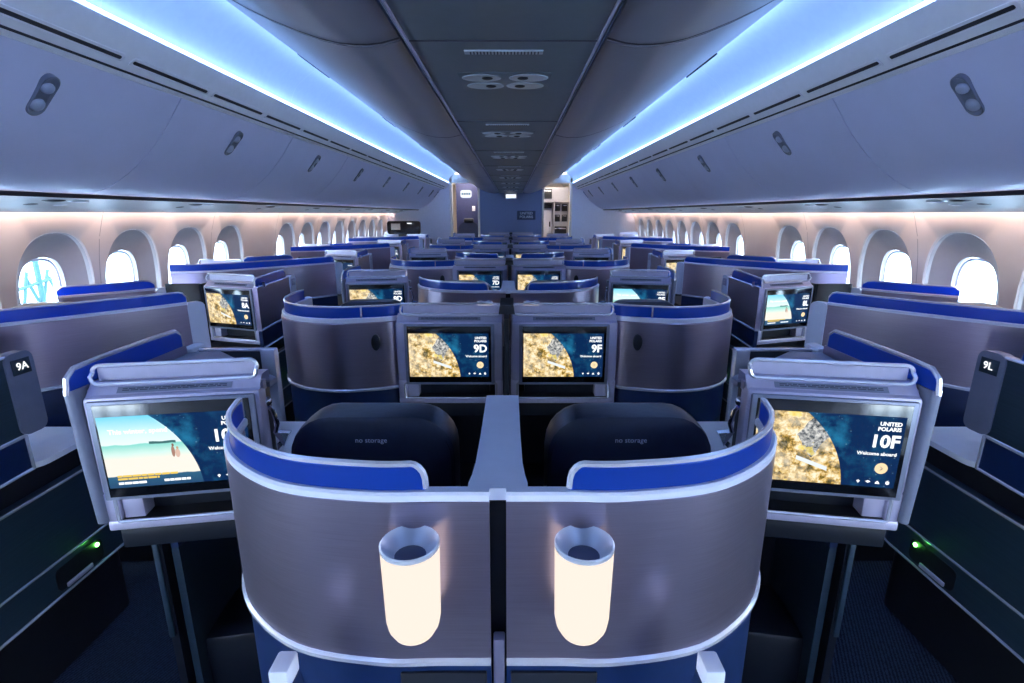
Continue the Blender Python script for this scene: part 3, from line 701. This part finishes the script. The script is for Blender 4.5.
# ------------------------------------------------------------------ shell of the cabin
def wall_x(z):
    t = (z - 0.95)
    return -2.62 + .22 * t * t + (.10 * max(0, z - 1.45) if z > 1.45 else 0)
structure('floor', lambda b: b.add([(-3, YREAR, 0), (3, YREAR, 0), (3, 14, 0), (-3, 14, 0)], [(0, 1, 2, 3)]), 'carpet')
WIN = [2.92 + .61 * i for i in range(-9, 13)]
SKIP = (4,)
ZT = 1.665
def wall_builder(b):
    zs = [0, .25, .5]
    y0 = WIN[0] - .305; y1 = WIN[-1] + .305
    def strip(a, c, z0, z1, n=8, dx=0):
        b.loft([[(wall_x(z) + dx, yy, z) for z in [z0 + (z1 - z0) * i / n for i in range(n + 1)]] for yy in (a, c)], False)
    strip(YREAR, y0 + .004, .0, ZT, 16); strip(y1 - .004, YEND, .0, ZT, 16)
    strip(y0, y1, 0, .62, 6)
    M = 48
    for i, yc in enumerate(WIN):
        idx = i - 9
        a, c = yc - .305, yc + .305
        if idx in SKIP:
            strip(a - .012, c + .012, .62, ZT, 10, -.003); continue
        # outer rectangle loop
        z0, z1 = .62, ZT
        rect = []
        per = [(a, z0), (c, z0), (c, z1), (a, z1)]
        loops = []
        angs = [2 * math.pi * (k + .5) / M for k in range(M)]
        hw, hh, zc = .305, (z1 - z0) / 2, (z0 + z1) / 2
        def on_rect(t):
            dx, dz = math.cos(t), math.sin(t)
            s = min(hw / abs(dx) if abs(dx) > 1e-9 else 1e9, hh / abs(dz) if abs(dz) > 1e-9 else 1e9)
            return yc + dx * s, zc + dz * s
        def sup(t, w, h, zc2, p, dy=0):
            cx, sz = math.cos(t), math.sin(t)
            return yc + dy + w * math.copysign(abs(cx) ** (2 / p), cx), zc2 + h * math.copysign(abs(sz) ** (2 / p), sz)
        L0 = [on_rect(t) for t in angs]
        # snap corners
        for cy, cz in per:
            j = min(range(M), key=lambda q: (L0[q][0] - cy) ** 2 + (L0[q][1] - cz) ** 2); L0[j] = (cy, cz)
        L1 = [sup(t, .262, .405, 1.098, 2.5) for t in angs]
        L2 = [sup(t, .254, .397, 1.098, 2.5) for t in angs]
        L3 = [sup(t, .175, .275, 1.108, 2.7) for t in angs]
        L4 = [sup(t, .150, .243, 1.11, 2.8) for t in angs]
        def P3(L, d): return [(wall_x(z) - d, y, z) for y, z in L]
        b.loft([P3(L0, 0), P3(L1, 0), P3(L2, .010)], True)
structure('wall_left', wall_builder, 'sidewall', 1)
structure('wall_right', wall_builder, 'sidewall', -1)
wn = 0
M = 40
for side in (1, -1):
    for i, yc in enumerate(WIN):
        idx = i - 9
        if idx in SKIP or idx < -5: continue
        wn += 1
        def sup(t, w, h, p=2.8):
            cx, sz = math.cos(t), math.sin(t)
            return yc + w * math.copysign(abs(cx) ** (2 / p), cx), 1.11 + h * math.copysign(abs(sz) ** (2 / p), sz)
        angs = [2 * math.pi * (k + .5) / M for k in range(M)]
        def ring(b):
            Lo = [sup(t, .150, .243) for t in angs]; Li = [sup(t, .135, .228) for t in angs]
            q = lambda L, d: [(wall_x(z) - d, y, z) for y, z in L]
            b.loft([q(Lo, .112), q(Li, .112), q(Li, .150)], True)
        def sp(t, w_, h_, zc2, p):
            cx, sz = math.cos(t), math.sin(t)
            return yc + w_ * math.copysign(abs(cx) ** (2 / p), cx), zc2 + h_ * math.copysign(abs(sz) ** (2 / p), sz)
        w = structure(f'window_{wn}', ring, 'pale_top', side)
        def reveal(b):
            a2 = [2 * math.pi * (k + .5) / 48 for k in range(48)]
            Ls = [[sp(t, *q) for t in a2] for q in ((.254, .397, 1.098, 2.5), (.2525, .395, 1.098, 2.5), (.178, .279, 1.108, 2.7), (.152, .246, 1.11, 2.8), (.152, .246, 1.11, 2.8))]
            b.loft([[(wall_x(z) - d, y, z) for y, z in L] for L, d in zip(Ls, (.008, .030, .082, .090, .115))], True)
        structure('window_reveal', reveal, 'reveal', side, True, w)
        def pane(b):
            L = [sup(t, .137, .230) for t in angs]
            b.add([(wall_x(z) - .135, y, z) for y, z in L], [tuple(range(M))])
        structure('window_pane', pane, 'window_glass', side, False, w)
# sidewall joints
for side in (1, -1):
    for j, i in enumerate(range(-4, 12, 2)):
        yy = WIN[9] + .305 + .61 * i
        structure(f'trim_{10 + j + (20 if side < 0 else 0)}', lambda b: b.loft([[(wall_x(z) + .0015, y, z) for z in [.62 + (ZT - .62) * q / 10 for q in range(11)]] for y in (yy - .0025, yy + .0025)], False), 'reveal', side)
# outboard soffit under the bins, warm wash light at its outer edge
for side, nm in ((1, 'left'), (-1, 'right')):
    structure('soffit_wall_' + nm if False else f'trim_{1 if side > 0 else 2}', lambda b: b.loft([[(x, y, z) for x, z in ((-1.945, 1.668), (-1.99, 1.672), (-2.16, 1.660), (-2.30, 1.630), (-2.385, 1.607), (-2.398, 1.612), (-2.402, 1.668))] for y in [YREAR + (YEND - YREAR) * i / 24 for i in range(25)]], False), 'soffit_plastic', side)
    structure(f'trim_{3 if side > 0 else 4}', lambda b: b.loft([[(x, y, z) for x, z in ((-1.925, 1.686), (-1.945, 1.668))] for y in (YREAR, YEND)], False), 'dark_seam', side)
    T = Thing('wash_light_strip', f'warm light strip hidden above the windows along the {SEAT_W[side]} seats', 'light', (-2.6, 4, 1.6), side)
    T.part('lamp_strip', lambda b: b.loft([[(-2.408, y, 1.632), (-2.414, y, 1.655)] for y in (YREAR, YEND)], False), 'led_warm')

BIN = smooth_path([(-1.420, 2.088), (-1.455, 2.040), (-1.51, 1.965), (-1.60, 1.865), (-1.71, 1.775), (-1.82, 1.713), (-1.89, 1.692), (-1.93, 1.690)], 3)
def thick(prof, t):
    out = []
    for i, p in enumerate(prof):
        a = prof[max(i - 1, 0)]; c = prof[min(i + 1, len(prof) - 1)]
        tx, tz = c[0] - a[0], c[1] - a[1]; l = math.hypot(tx, tz)
        out.append((p[0] + tz / l * t, p[1] - tx / l * t))
    return out
BINI = thick(BIN, .02)
if BINI[5][1] < BIN[5][1]: BINI = thick(BIN, -.02)
BS = 1.16; B0 = 1.235 - BS * 3
seam_count = 0
nb = 0
ys = [B0 + BS * i for i in range(12)]
ys = [y for y in ys if y < YEND - .3]
for side in (1, -1):
    L = SEAT_W[side]
    NBN = len(ys)
    for i, y in enumerate(ys):
        y2 = min(y + BS, YEND - .37); frm = NBN - i
        T = Thing('overhead_bin', f'curved overhead bin above the {L} window seats, {ORD[frm]} from the bulkhead', 'overhead bin', (-1.6, y, 1.69), side, 0, group='overhead bins above the window seats', key=f'wbin{round(y2 - y, 3)}_{i}')
        T.part('bin_cover', lambda b: b.loft([[(x, yy, z) for x, z in BIN] + [(x, yy, z) for x, z in reversed(BINI)] for yy in (y + .003, y2 - .003)], True, True, True), 'bin_plastic')
        yc = (y + y2) / 2 - .03
        c = Vector((-1.505, yc, 1.975)); tan = Vector((-.09, 0, -.10)).normalized(); nrm = Vector((.74, 0, -.67)); nrm = (nrm - nrm.dot(tan) * tan).normalized()
        yv = Vector((0, 1, 0))
        def plate(b):
            loops = []
            for d, s in ((-.01, 1.0), (.009, 1.0), (.011, .94), (.005, .82)):
                loops.append([c + nrm * d + tan * pz * s + yv * py * s for py, pz in rrect(-.031, .031, -.078, .078, .031, 6)])
            b.loft(loops, True, True, True)
        lt = T.part('latch', plate, 'latch_grey')
        def knob(b, o=0.0):
            Mx = Matrix(((yv.x, tan.x, nrm.x, 0), (yv.y, tan.y, nrm.y, 0), (yv.z, tan.z, nrm.z, 0), (0, 0, 0, 1)))
            for oo, rr in ((-.030, .020), (.036, .024)):
                b.ellipsoid(None, None, 14, 8, Matrix.Translation(c + tan * oo + nrm * .006) @ Mx @ Matrix.Diagonal((.024, rr, .012, 1)))
        T.part('latch_button', knob, 'latch_knob', lt)
    # rail above the bins and the vent panel
    structure(f'trim_{44 if side > 0 else 45}', lambda b: b.loft([[(x, y, z) for x, z in ((-1.424, 2.094), (-1.412, 2.0935))] for y in (YREAR, YEND)], False), 'dark_seam', side)
    structure(f'trim_{5 if side > 0 else 6}', lambda b: (b.loft([[(x, y, z) for x, z in ((-1.420, 2.089), (-1.408, 2.096), (-1.398, 2.101))] for y in (YREAR, YEND)], False)), 'vent_plastic', side)
    structure(f'trim_{7 if side > 0 else 8}', lambda b: (b.loft([[(x, y, z) for x, z in ((-1.398, 2.101), (-1.402, 2.122), (-1.386, 2.127), (-1.386, 2.108))] for y in (YREAR, YEND)], False)), 'dark_seam', side)
    structure(f'trim_{9 if side > 0 else 40}', lambda b: (b.loft([[(x, y, z) for x, z in ((-1.388, 2.106), (-1.342, 2.142), (-1.302, 2.186), (-1.284, 2.214), (-1.290, 2.220))] for y in (YREAR, YEND)], False)), 'vent_plastic', side)
    vy = [1.505 + .515 * i for i in range(-6, 19)]
    vy = [v for v in vy if v + .48 < YEND]
    for i, v in enumerate(vy):
        frm = len(vy) - i
        if v + .48 < 1.0: continue
        T = Thing('air_vent', f'long dark air slot above the {L} side bins, {ORD[frm]} from the bulkhead' if frm in ORD else f'long dark air slot above the {L} side bins', 'air vent', (-1.32, v, 2.13), side, 0, group='air slots above the bins', key=f'vent{i}')
        def fr(b):
            A = Vector((-1.370, 0, 2.1200)); B = Vector((-1.338, 0, 2.1460)); t = (B - A).normalized(); n_ = Vector((t.z, 0, -t.x))
            o = (A + B) / 2 + n_ * .0005
            b.loft([[o + t * pz * s + Vector((0, v + .235 + py * (1 if s == 1 else .985), 0)) + n_ * d for py, pz in rrect(-.24, .24, -.019, .019, .012, 4)] for d, s in ((-.004, 1), (.003, 1), (.003, .62), (.0012, .6))], True)
        f_ = T.part('vent_frame', fr, 'vent_plastic')
        def slot(b):
            A = Vector((-1.370, 0, 2.1200)); B = Vector((-1.338, 0, 2.1460)); t = (B - A).normalized(); n_ = Vector((t.z, 0, -t.x))
            o = (A + B) / 2 + n_ * .0022
            b.loft([[o + t * pz + Vector((0, v + .235 + py, 0)) + n_ * d for py, pz in rrect(-.226, .226, -.0065, .0065, .004, 3)] for d in (-.003, 0.001)], True, True, True)
        T.part('slot_opening', slot, 'dark_seam', f_)
    T = Thing('cove_light_strip', f'bright blue-white cove light strip along the ceiling over the {L} side aisle', 'light', (-1.24, 4, 2.2), side)
    T.part('lamp_strip', lambda b: b.loft([[(-1.292, y, 2.221), (-1.304, y, 2.231), (-1.309, y, 2.243)] for y in (YREAR, YEND)], False), 'led_blue')

for side in (1, -1):
    T = Thing('cove_light_strip', f'blue-white light strip along the top of the centre bins over the {SEAT_C[side]} seats', 'light', (-1.0, 4, 2.4), side)
    T.part('lamp_strip', lambda b: b.loft([[(-1.012, y, 2.405), (-.985, y, 2.425)] for y in (YREAR, YEND)], False), 'led_center')
    T.part('strip_tray', lambda b: b.loft([[(x, y, z) for x, z in ((-1.030, 2.388), (-1.015, 2.400), (-.95, 2.400), (-.94, 2.44))] for y in (YREAR, YEND)], False), 'pale_plastic')
ARCH = smooth_path([(-1.312, 2.246), (-1.27, 2.335), (-1.16, 2.42), (-1.03, 2.49), (-.8, 2.53), (-.4, 2.545), (0, 2.545)], 3)
structure('ceiling', lambda b: b.loft([[(x, y, z) for x, z in ARCH] + [(-x, y, z) for x, z in reversed(ARCH[:-1])] for y in (YREAR, YEND + 2.5)], False), 'ceiling_white')
for side in (1, -1):
    for j in range(8):
        yy = .4 + 1.45 * j
        structure(f'trim_{50 + j + (10 if side < 0 else 0)}', lambda b: b.loft([[(x + .0015, y, z - .0015) for x, z in ARCH[:10]] for y in (yy - .003, yy + .003)], False), 'vent_plastic', side)

# ------------------------------------------------------------------ centre bins and service strip
CB = smooth_path([(-.262, 2.030), (-.34, 2.015), (-.46, 2.028), (-.64, 2.098), (-.80, 2.195), (-.93, 2.295), (-1.00, 2.355), (-1.03, 2.39)], 3)
CBI = thick(CB, -.02)
if CBI[6][1] < CB[6][1]: CBI = thick(CB, .02)
CS = 1.6; cy0 = 1.44 - CS * 2
cys = [cy0 + CS * i for i in range(9)]; cys = [y for y in cys if y < YEND - .3]
for side in (1, -1):
    for i, y in enumerate(cys):
        y2 = min(y + CS, YEND - .02); frm = len(cys) - i
        T = Thing('overhead_bin', f'smooth grey centre bin above the {SEAT_C[side]} seats, {ORD[frm]} from the bulkhead', 'overhead bin', (-.6, y, 2.0), side, 0, group='overhead bins above the centre seats', key=f'cbin{i}')
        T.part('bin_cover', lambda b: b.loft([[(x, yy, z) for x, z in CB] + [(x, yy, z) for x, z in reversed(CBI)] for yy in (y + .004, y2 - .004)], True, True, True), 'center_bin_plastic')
        yc = y + CS * .80
        def latch(b):
            A = Vector((-.985, 0, 2.339)); B = Vector((-.955, 0, 2.313)); t = (B - A).normalized(); n_ = Vector((-t.z, 0, t.x))
            if n_.z > 0: n_ = -n_
            o = (A + B) / 2 + n_ * .002
            for yy, w_ in ((yc, .10), (yc + .20, .085)):
                b.loft([[o + t * pz + Vector((0, yy + py, 0)) + n_ * d for py, pz in rrect(-w_, w_, -.013, .013, .010, 3)] for d in (-.004, .008)], True, True, True)
        T.part('latch', latch, 'dark_seam')
        def seamband(b):
            b.loft([[(x + .001, yy, z - .002) for x, z in CB] for yy in (y2 - .03, y2 - .018)], False)
        T.part('end_seam', seamband, 'dark_seam')
structure('trim_70', lambda b: b.loft([[(x, y, z) for x, z in ((-.262, 2.045), (-.252, 2.045), (-.240, 2.022), (-.234, 2.018), (.234, 2.018), (.240, 2.022), (.252, 2.045), (.262, 2.045))] for y in (YREAR, YEND - .02)], False), 'service_grey')
for side in (1, -1):
    structure(f'trim_{71 if side > 0 else 72}', lambda b: b.box(-.240, -.235, YREAR, YEND - .03, 2.012, 2.021), 'pale_plastic', side)
for j in range(9):
    yc = 1.80 + 1.13 * j
    if yc > YEND - .4: break
    row = 9 - j
    T = Thing('reading_light_cluster', f'four dished reading lights on the ceiling strip, {ORD[9 - j]} cluster from the bulkhead', 'reading light', (0, yc, 2.018), 1, 0, group='reading light clusters', key=f'psu{j}')
    T.part('base_plate', lambda b: b.box(-.145, .145, yc - .105, yc + .105, 2.0165, 2.0185, .0008), 'service_grey')
    for q, (dx, dy_) in enumerate(((-.074, -.05), (.074, -.05), (-.066, .052), (.066, .052))):
        def dish(b):
            n = 20; loops = []
            for rr, zz in ((1.0, 2.0170), (1.0, 2.0145), (.92, 2.0135), (.80, 2.0142), (.45, 2.0156), (.2, 2.0160)):
                loops.append([(dx + .062 * rr * math.cos(2 * math.pi * k_ / n), yc + dy_ + .042 * rr * math.sin(2 * math.pi * k_ / n), zz) for k_ in range(n)])
            b.loft(loops, True, False, True)
        ds = T.part('dish', dish, 'service_dish', tag=str(q))
        T.part('lens', lambda b: b.ellipsoid((dx + (.018 if dx < 0 else -.018), yc + dy_, 2.0145), (.018, .014, .005), 10, 6), 'dark_plastic', ds, tag=str(q))
    T2 = Thing('speaker_grille', f'slim ribbed grille across the ceiling strip, {ORD[9 - j]} grille from the bulkhead', 'grille', (0, yc - .31, 2.018), 1, 0, group='grilles on the ceiling strip', key=f'gr{j}')
    T2.part('grille_frame', lambda b: b.box(-.105, .105, yc - .325, yc - .295, 2.0145, 2.0185, .0015), 'service_dish')
    T2.part('grille_slat', lambda b: [b.box(-.09 + .009 * q, -.0865 + .009 * q, yc - .32, yc - .30, 2.0135, 2.0148) for q in range(21)], 'dark_seam')
    structure(f'trim_{75 + j}', lambda b: b.box(-.234, .234, yc - .40, yc - .397, 2.0155, 2.0178), 'dark_seam')
# lights on the outboard soffits
for side in (1, -1):
    for j in range(8):
        yc = 2.55 + 1.10 * j
        T = Thing('reading_light_cluster', f'dished lights under the bins of the {SEAT_W[side]} seats, {ORD[8 - j]} cluster from the bulkhead', 'reading light', (-2.2, yc, 1.66), side, 0, group='reading lights under the side bins', key=f'opsu{j}')
        T.part('base_plate', lambda b: b.loft([[(x, y, z - .003) for x, z in ((-2.08, 1.6705), (-2.20, 1.662), (-2.34, 1.640))] for y in (yc - .16, yc + .16)], False), 'service_grey')
        for q, (xx, zz, dy_) in enumerate(((-2.14, 1.664, -.08), (-2.14, 1.664, .06), (-2.26, 1.650, -.09), (-2.26, 1.650, .07))):
            T.part('dish', lambda b: b.ellipsoid((xx, yc + dy_, zz - .002), (.042, .052, .010), 14, 6), 'service_dish' if q % 2 else 'dark_plastic', tag=str(q))

# ------------------------------------------------------------------ front bulkhead and what lies beyond
def front(b):
    y0, y1 = YEND, YEND + .04
    b.box(-.66, .66, y0, y1, 0, 2.6)
structure('wall_front', front, 'bulkhead_blue', smooth=False)
for side, nm in ((1, 'left'), (-1, 'right')):
    structure(f'wall_front_{nm}', lambda b: b.prism([(-2.75, YEND - .35), (-1.95, YEND - .1), (-1.28, YEND), (-1.28, YEND + .05), (-2.75, YEND + .05)], 0, 2.25), 'bulkhead_white', side)
    structure(f'trim_{90 if side > 0 else 91}', lambda b: (b.box(-.70, -.655, YEND - .02, YEND + .08, 0, 2.32, .006), b.box(-1.29, -1.235, YEND - .02, YEND + .08, 0, 2.32, .006), b.box(-1.29, -.655, YEND - .02, YEND + .08, 2.22, 2.4, .006)), 'cream_jamb', side)
structure('wall_galley', lambda b: b.box(-2.9, 2.9, YEND + 2.2, YEND + 2.25, 0, 3.1), 'cream_jamb', smooth=False)
structure('wall_galley_left', lambda b: b.box(-2.2, -2.15, YEND + .05, YEND + 2.2, 0, 3.0), 'cream_jamb', smooth=False)
structure('wall_galley_right', lambda b: b.box(2.15, 2.2, YEND + .05, YEND + 2.2, 0, 3.0), 'cream_jamb', smooth=False)
T = Thing('cabin_sign', 'dark plate with the cabin name on the blue front bulkhead', 'sign', (.33, YEND, 1.55))
T.part('sign_plate', lambda b: b.box(.13, .52, YEND - .012, YEND - .001, 1.475, 1.66, .004), 'sign_plate')
T.text('sign_text', 'UNITED\nPOLARIS', (.325, YEND - .0135, 1.57), .075, 'pale_plastic' if False else 'ink_white', None, 'CENTER')
T = Thing('exit_sign_box', 'small white lit box hanging at the front end of the ceiling strip', 'sign', (0, YEND - .25, 1.9))
T.part('box_body', lambda b: b.box(-.12, .12, YEND - .28, YEND - .20, 1.90, 2.015, .01), 'pale_top')
T.part('lit_face', lambda b: b.box(-.105, .105, YEND - .283, YEND - .279, 1.912, 1.985), 'exit_sign')
for side in (1,):
    T = Thing('door_sign', f'pale rounded sign above the doorway on the {SEAT_W[side]} side of the bulkhead', 'sign', (-1.0, YEND + .2, 2.0), side)
    T.part('sign_body', lambda b: b.loft([[(x, y, z) for x, z in rrect(-1.08, -.84, 1.93, 2.09, .05, 4)] for y in (YEND + .16, YEND + .2)], True, True, True), 'exit_sign')
    T.part('sign_mark', lambda b: [b.box(-1.05 + .05 * q, -1.05 + .05 * q + .032, YEND + .152, YEND + .158, 1.99, 2.03) for q in range(4)], 'terminal_blue')
# left doorway: blue wall, notice, jump seat
structure('wall_entry', lambda b: b.box(-1.25, -.50, YEND + .9, YEND + .95, .0, 2.3), 'entry_blue', smooth=False)
single('wall_notice', lambda b: b.box(-.89, -.82, YEND + .885, YEND + .899, 1.66, 1.77, .002), 'pale_top', 'small white notice on the blue wall inside the doorway', 'notice')
T = Thing('jump_seat', 'dark blue crew jump seat inside the doorway of the A side', 'seat', (-.95, YEND + .7, 0))
T.part('backrest', lambda b: b.loft([[(x, y, z) for x, z in rrect(-1.20, -.72, .55, 1.42, .18, 6)] for y in (YEND + .72, YEND + .88)], True, True, True), 'navy_fabric')
T.part('headrest', lambda b: b.box(-1.07, -.85, YEND + .70, YEND + .86, 1.40, 1.50, .03, 3), 'dark_plastic')
T.part('seat_cushion', lambda b: b.box(-1.18, -.74, YEND + .40, YEND + .72, .42, .52, .03, 3), 'navy_fabric')
T.part('pedestal', lambda b: b.box(-1.1, -.82, YEND + .6, YEND + .88, 0, .42, .01), 'dark_plastic')
# right doorway: galley
T = Thing('galley_unit', 'grey galley unit with dark ovens seen through the doorway of the L side', 'galley', (1.0, YEND + 1.2, 0))
T.part('carcass', lambda b: (b.box(.62, 1.36, YEND + 1.0, YEND + 1.5, 0, .95), b.box(.62, 1.36, YEND + 1.3, YEND + 1.5, .95, 2.2), b.box(.62, 1.36, YEND + .98, YEND + 1.5, 1.86, 1.90), b.box(.985, 1.01, YEND + .98, YEND + 1.4, .95, 1.9)), 'galley_grey')
T.part('worktop', lambda b: b.box(.62, 1.36, YEND + .95, YEND + 1.5, .93, .97, .005), 'galley_grey')
for q, (x, z, w, h) in enumerate(((1.03, 1.66, .13, .16), (1.20, 1.66, .13, .16), (1.03, 1.42, .13, .16), (1.20, 1.42, .13, .16), (1.02, 1.05, .30, .26), (.66, 1.72, .30, .12), (.66, 1.94, .30, .22))):
    od = T.part('oven_door', lambda b: b.box(x, x + w, YEND + 1.27, YEND + 1.305, z, z + h, .006), 'dark_plastic', tag=str(q))
    T.part('oven_handle', lambda b: b.box(x + .02, x + w - .02, YEND + 1.255, YEND + 1.27, z + h * .75, z + h * .85, .003), 'chrome', od, tag=str(q))
cp = T.part('cupboard_front', lambda b: b.box(.66, .96, YEND + 1.25, YEND + 1.305, 1.05, 1.68, .006), 'bulkhead_white')
T.part('cupboard_latch', lambda b: b.box(.90, .93, YEND + 1.235, YEND + 1.25, 1.30, 1.42, .003), 'dark_plastic', cp)
for q, (x, w, h) in enumerate(((.70, .14, .10), (.88, .12, .14), (1.06, .16, .09), (1.24, .1, .13))):
    single('snack_box', lambda b: b.box(x, x + w, YEND + 1.05, YEND + 1.17, .971, .971 + h, .006), 'wood_box',
           ['low wide', 'taller narrow', 'low long', 'small upright'][q] + ' brown box on the galley worktop, ' + ORD[q + 1] + ' from the bulkhead edge', 'box', group='boxes on the galley worktop', key=f'snack{q}')
for side in (1, -1):
    single('galley_ceiling_light', lambda b: b.box(-1.3, -.75, YEND + .25, YEND + .75, 2.34, 2.36, .004), 'galley_light', f'warm ceiling light inside the doorway of the {SEAT_W[side]} side', 'light', side, key='gl')
# black screen on the front cabinet
T = Thing('wall_screen', 'wide black rounded display above the front cabinet on the A side', 'display', (-2.15, YEND - .7, 0))
T.part('screen_casing', lambda b: b.loft([[(x, y, z) for x, z in rrect(-2.46, -1.80, 1.20, 1.46, .05, 5)] for y in (YEND - .76, YEND - .70)], True, True, True), 'black_glass')
T.part('stand', lambda b: b.box(-2.25, -2.05, YEND - .74, YEND - .70, 1.1, 1.21, .005), 'dark_plastic')
T.part('lit_picture', lambda b: b.box(-2.38, -2.20, YEND - .763, YEND - .760, 1.29, 1.41), 'cream_button' if False else 'tan_leather')
T.part('caption_bar', lambda b: b.box(-2.06, -1.97, YEND - .763, YEND - .760, 1.405, 1.425), 'white_text')
for side in (1, -1):
    T = Thing('closet_cabinet', f'low slate cabinet at the foot of the front bulkhead by seat 1{SEAT_W[side]}', 'cabinet', (-2.1, YEND - .7, 0), side)
    T.part('carcass', lambda b: b.box(-2.40, -1.62, YEND - .8, YEND - .46, .02, 1.10, .01), 'slate_panel')
    T.part('cabinet_top', lambda b: b.box(-2.41, -1.61, YEND - .81, YEND - .45, 1.10, 1.12, .004), 'pale_plastic')
HULL = [(-2.50, 1.66), (-2.72, 1.64), (-2.70, 1.9), (-2.3, 2.5), (-1.6, 2.85), (0, 3.0)]
structure('wall_crown', lambda b: b.loft([[(x, y, z) for x, z in HULL] + [(-x, y, z) for x, z in reversed(HULL[:-1])] for y in (YREAR - .05, YEND + 2.3)], False), 'bulkhead_white', smooth=False)
structure('wall_rear', lambda b: b.box(-2.9, 2.9, YREAR - .05, YREAR, 0, 3.1), 'bulkhead_white', smooth=False)

# ------------------------------------------------------------------ outside
structure('ground_apron', lambda b: b.add([(-120, -120, -4.5), (120, -120, -4.5), (120, 140, -4.5), (-120, 140, -4.5)], [(0, 1, 2, 3)]), 'apron', smooth=False)
T = Thing('boarding_stair', 'thin teal steel gantry standing on the apron beyond the A side windows', 'gantry', (-9, 7, -4.5))
def gantry(b):
    for y in (8.6, 9.0, 9.5, 10.1):
        b.tube([(-9, y, -4.5), (-9, y + .15, 1.5 + .5 * math.sin(y * 5))], .05, n=6)
    for q in range(9):
        y = 8.4 + .22 * q; b.tube([(-9, y, -.6 + .1 * (q % 3)), (-9, y + .35 * (1 if q % 2 else -1), .45 + .1 * (q % 2))], .03, n=6)
    for z in (-.5, .1, .7):
        b.tube([(-9, 8.3, z), (-9, 10.3, z + .35)], .035, n=6)
T.part('truss', gantry, 'jetty_teal')
T.part('hose', lambda b: b.tube(smooth_path([(-9, 8.9, -.5), (-9, 9.1, 1.0), (-9, 9.6, 1.45), (-9, 10.6, 1.5)], 5), .06, n=6), 'jetty_teal')
T = Thing('terminal_building', 'low white terminal with a blue glass strip beyond the L side windows', 'building', (30, 20, -4.5))
T.part('wall_block', lambda b: b.box(26, 34, -10, 80, -4.5, 5.0), 'terminal_white')
T.part('glass_strip', lambda b: (b.box(25.9, 26, -10, 80, 2.4, 3.3), b.box(25.9, 26, -10, 80, 0.6, 1.3)), 'terminal_blue')

# ------------------------------------------------------------------ world, camera, view
w = bpy.data.worlds.new('World'); SC.world = w; w.use_nodes = True
nt = w.node_tree; bg = nt.nodes['Background']
tc = nt.nodes.new('ShaderNodeTexCoord'); sp = nt.nodes.new('ShaderNodeSeparateXYZ'); nt.links.new(tc.outputs['Generated'], sp.inputs[0])
cr = nt.nodes.new('ShaderNodeValToRGB'); cr.color_ramp.elements[0].color = (0.70, 0.86, 1.0, 1); cr.color_ramp.elements[1].color = (0.55, 0.75, 0.98, 1)
cr.color_ramp.elements[0].position = 0.0; cr.color_ramp.elements[1].position = 0.6
nt.links.new(sp.outputs[2], cr.inputs[0]); nt.links.new(cr.outputs[0], bg.inputs[0]); bg.inputs[1].default_value = 4.2

cam = bpy.data.cameras.new('camera'); co = bpy.data.objects.new('camera', cam); COL.objects.link(co)
cam.sensor_width = 36.0; cam.lens = 36.0 * 505 / 1024; cam.clip_start = 0.05; cam.clip_end = 400
co.location = (.022, 0, 1.6); co.rotation_euler = (R(90 - 14.2), 0, 0)
SC.camera = co
vs = SC.view_settings
vs.view_transform = 'Standard'; vs.look = 'None'; vs.exposure = 2.65; vs.gamma = 1.0; vs.use_curve_mapping = False
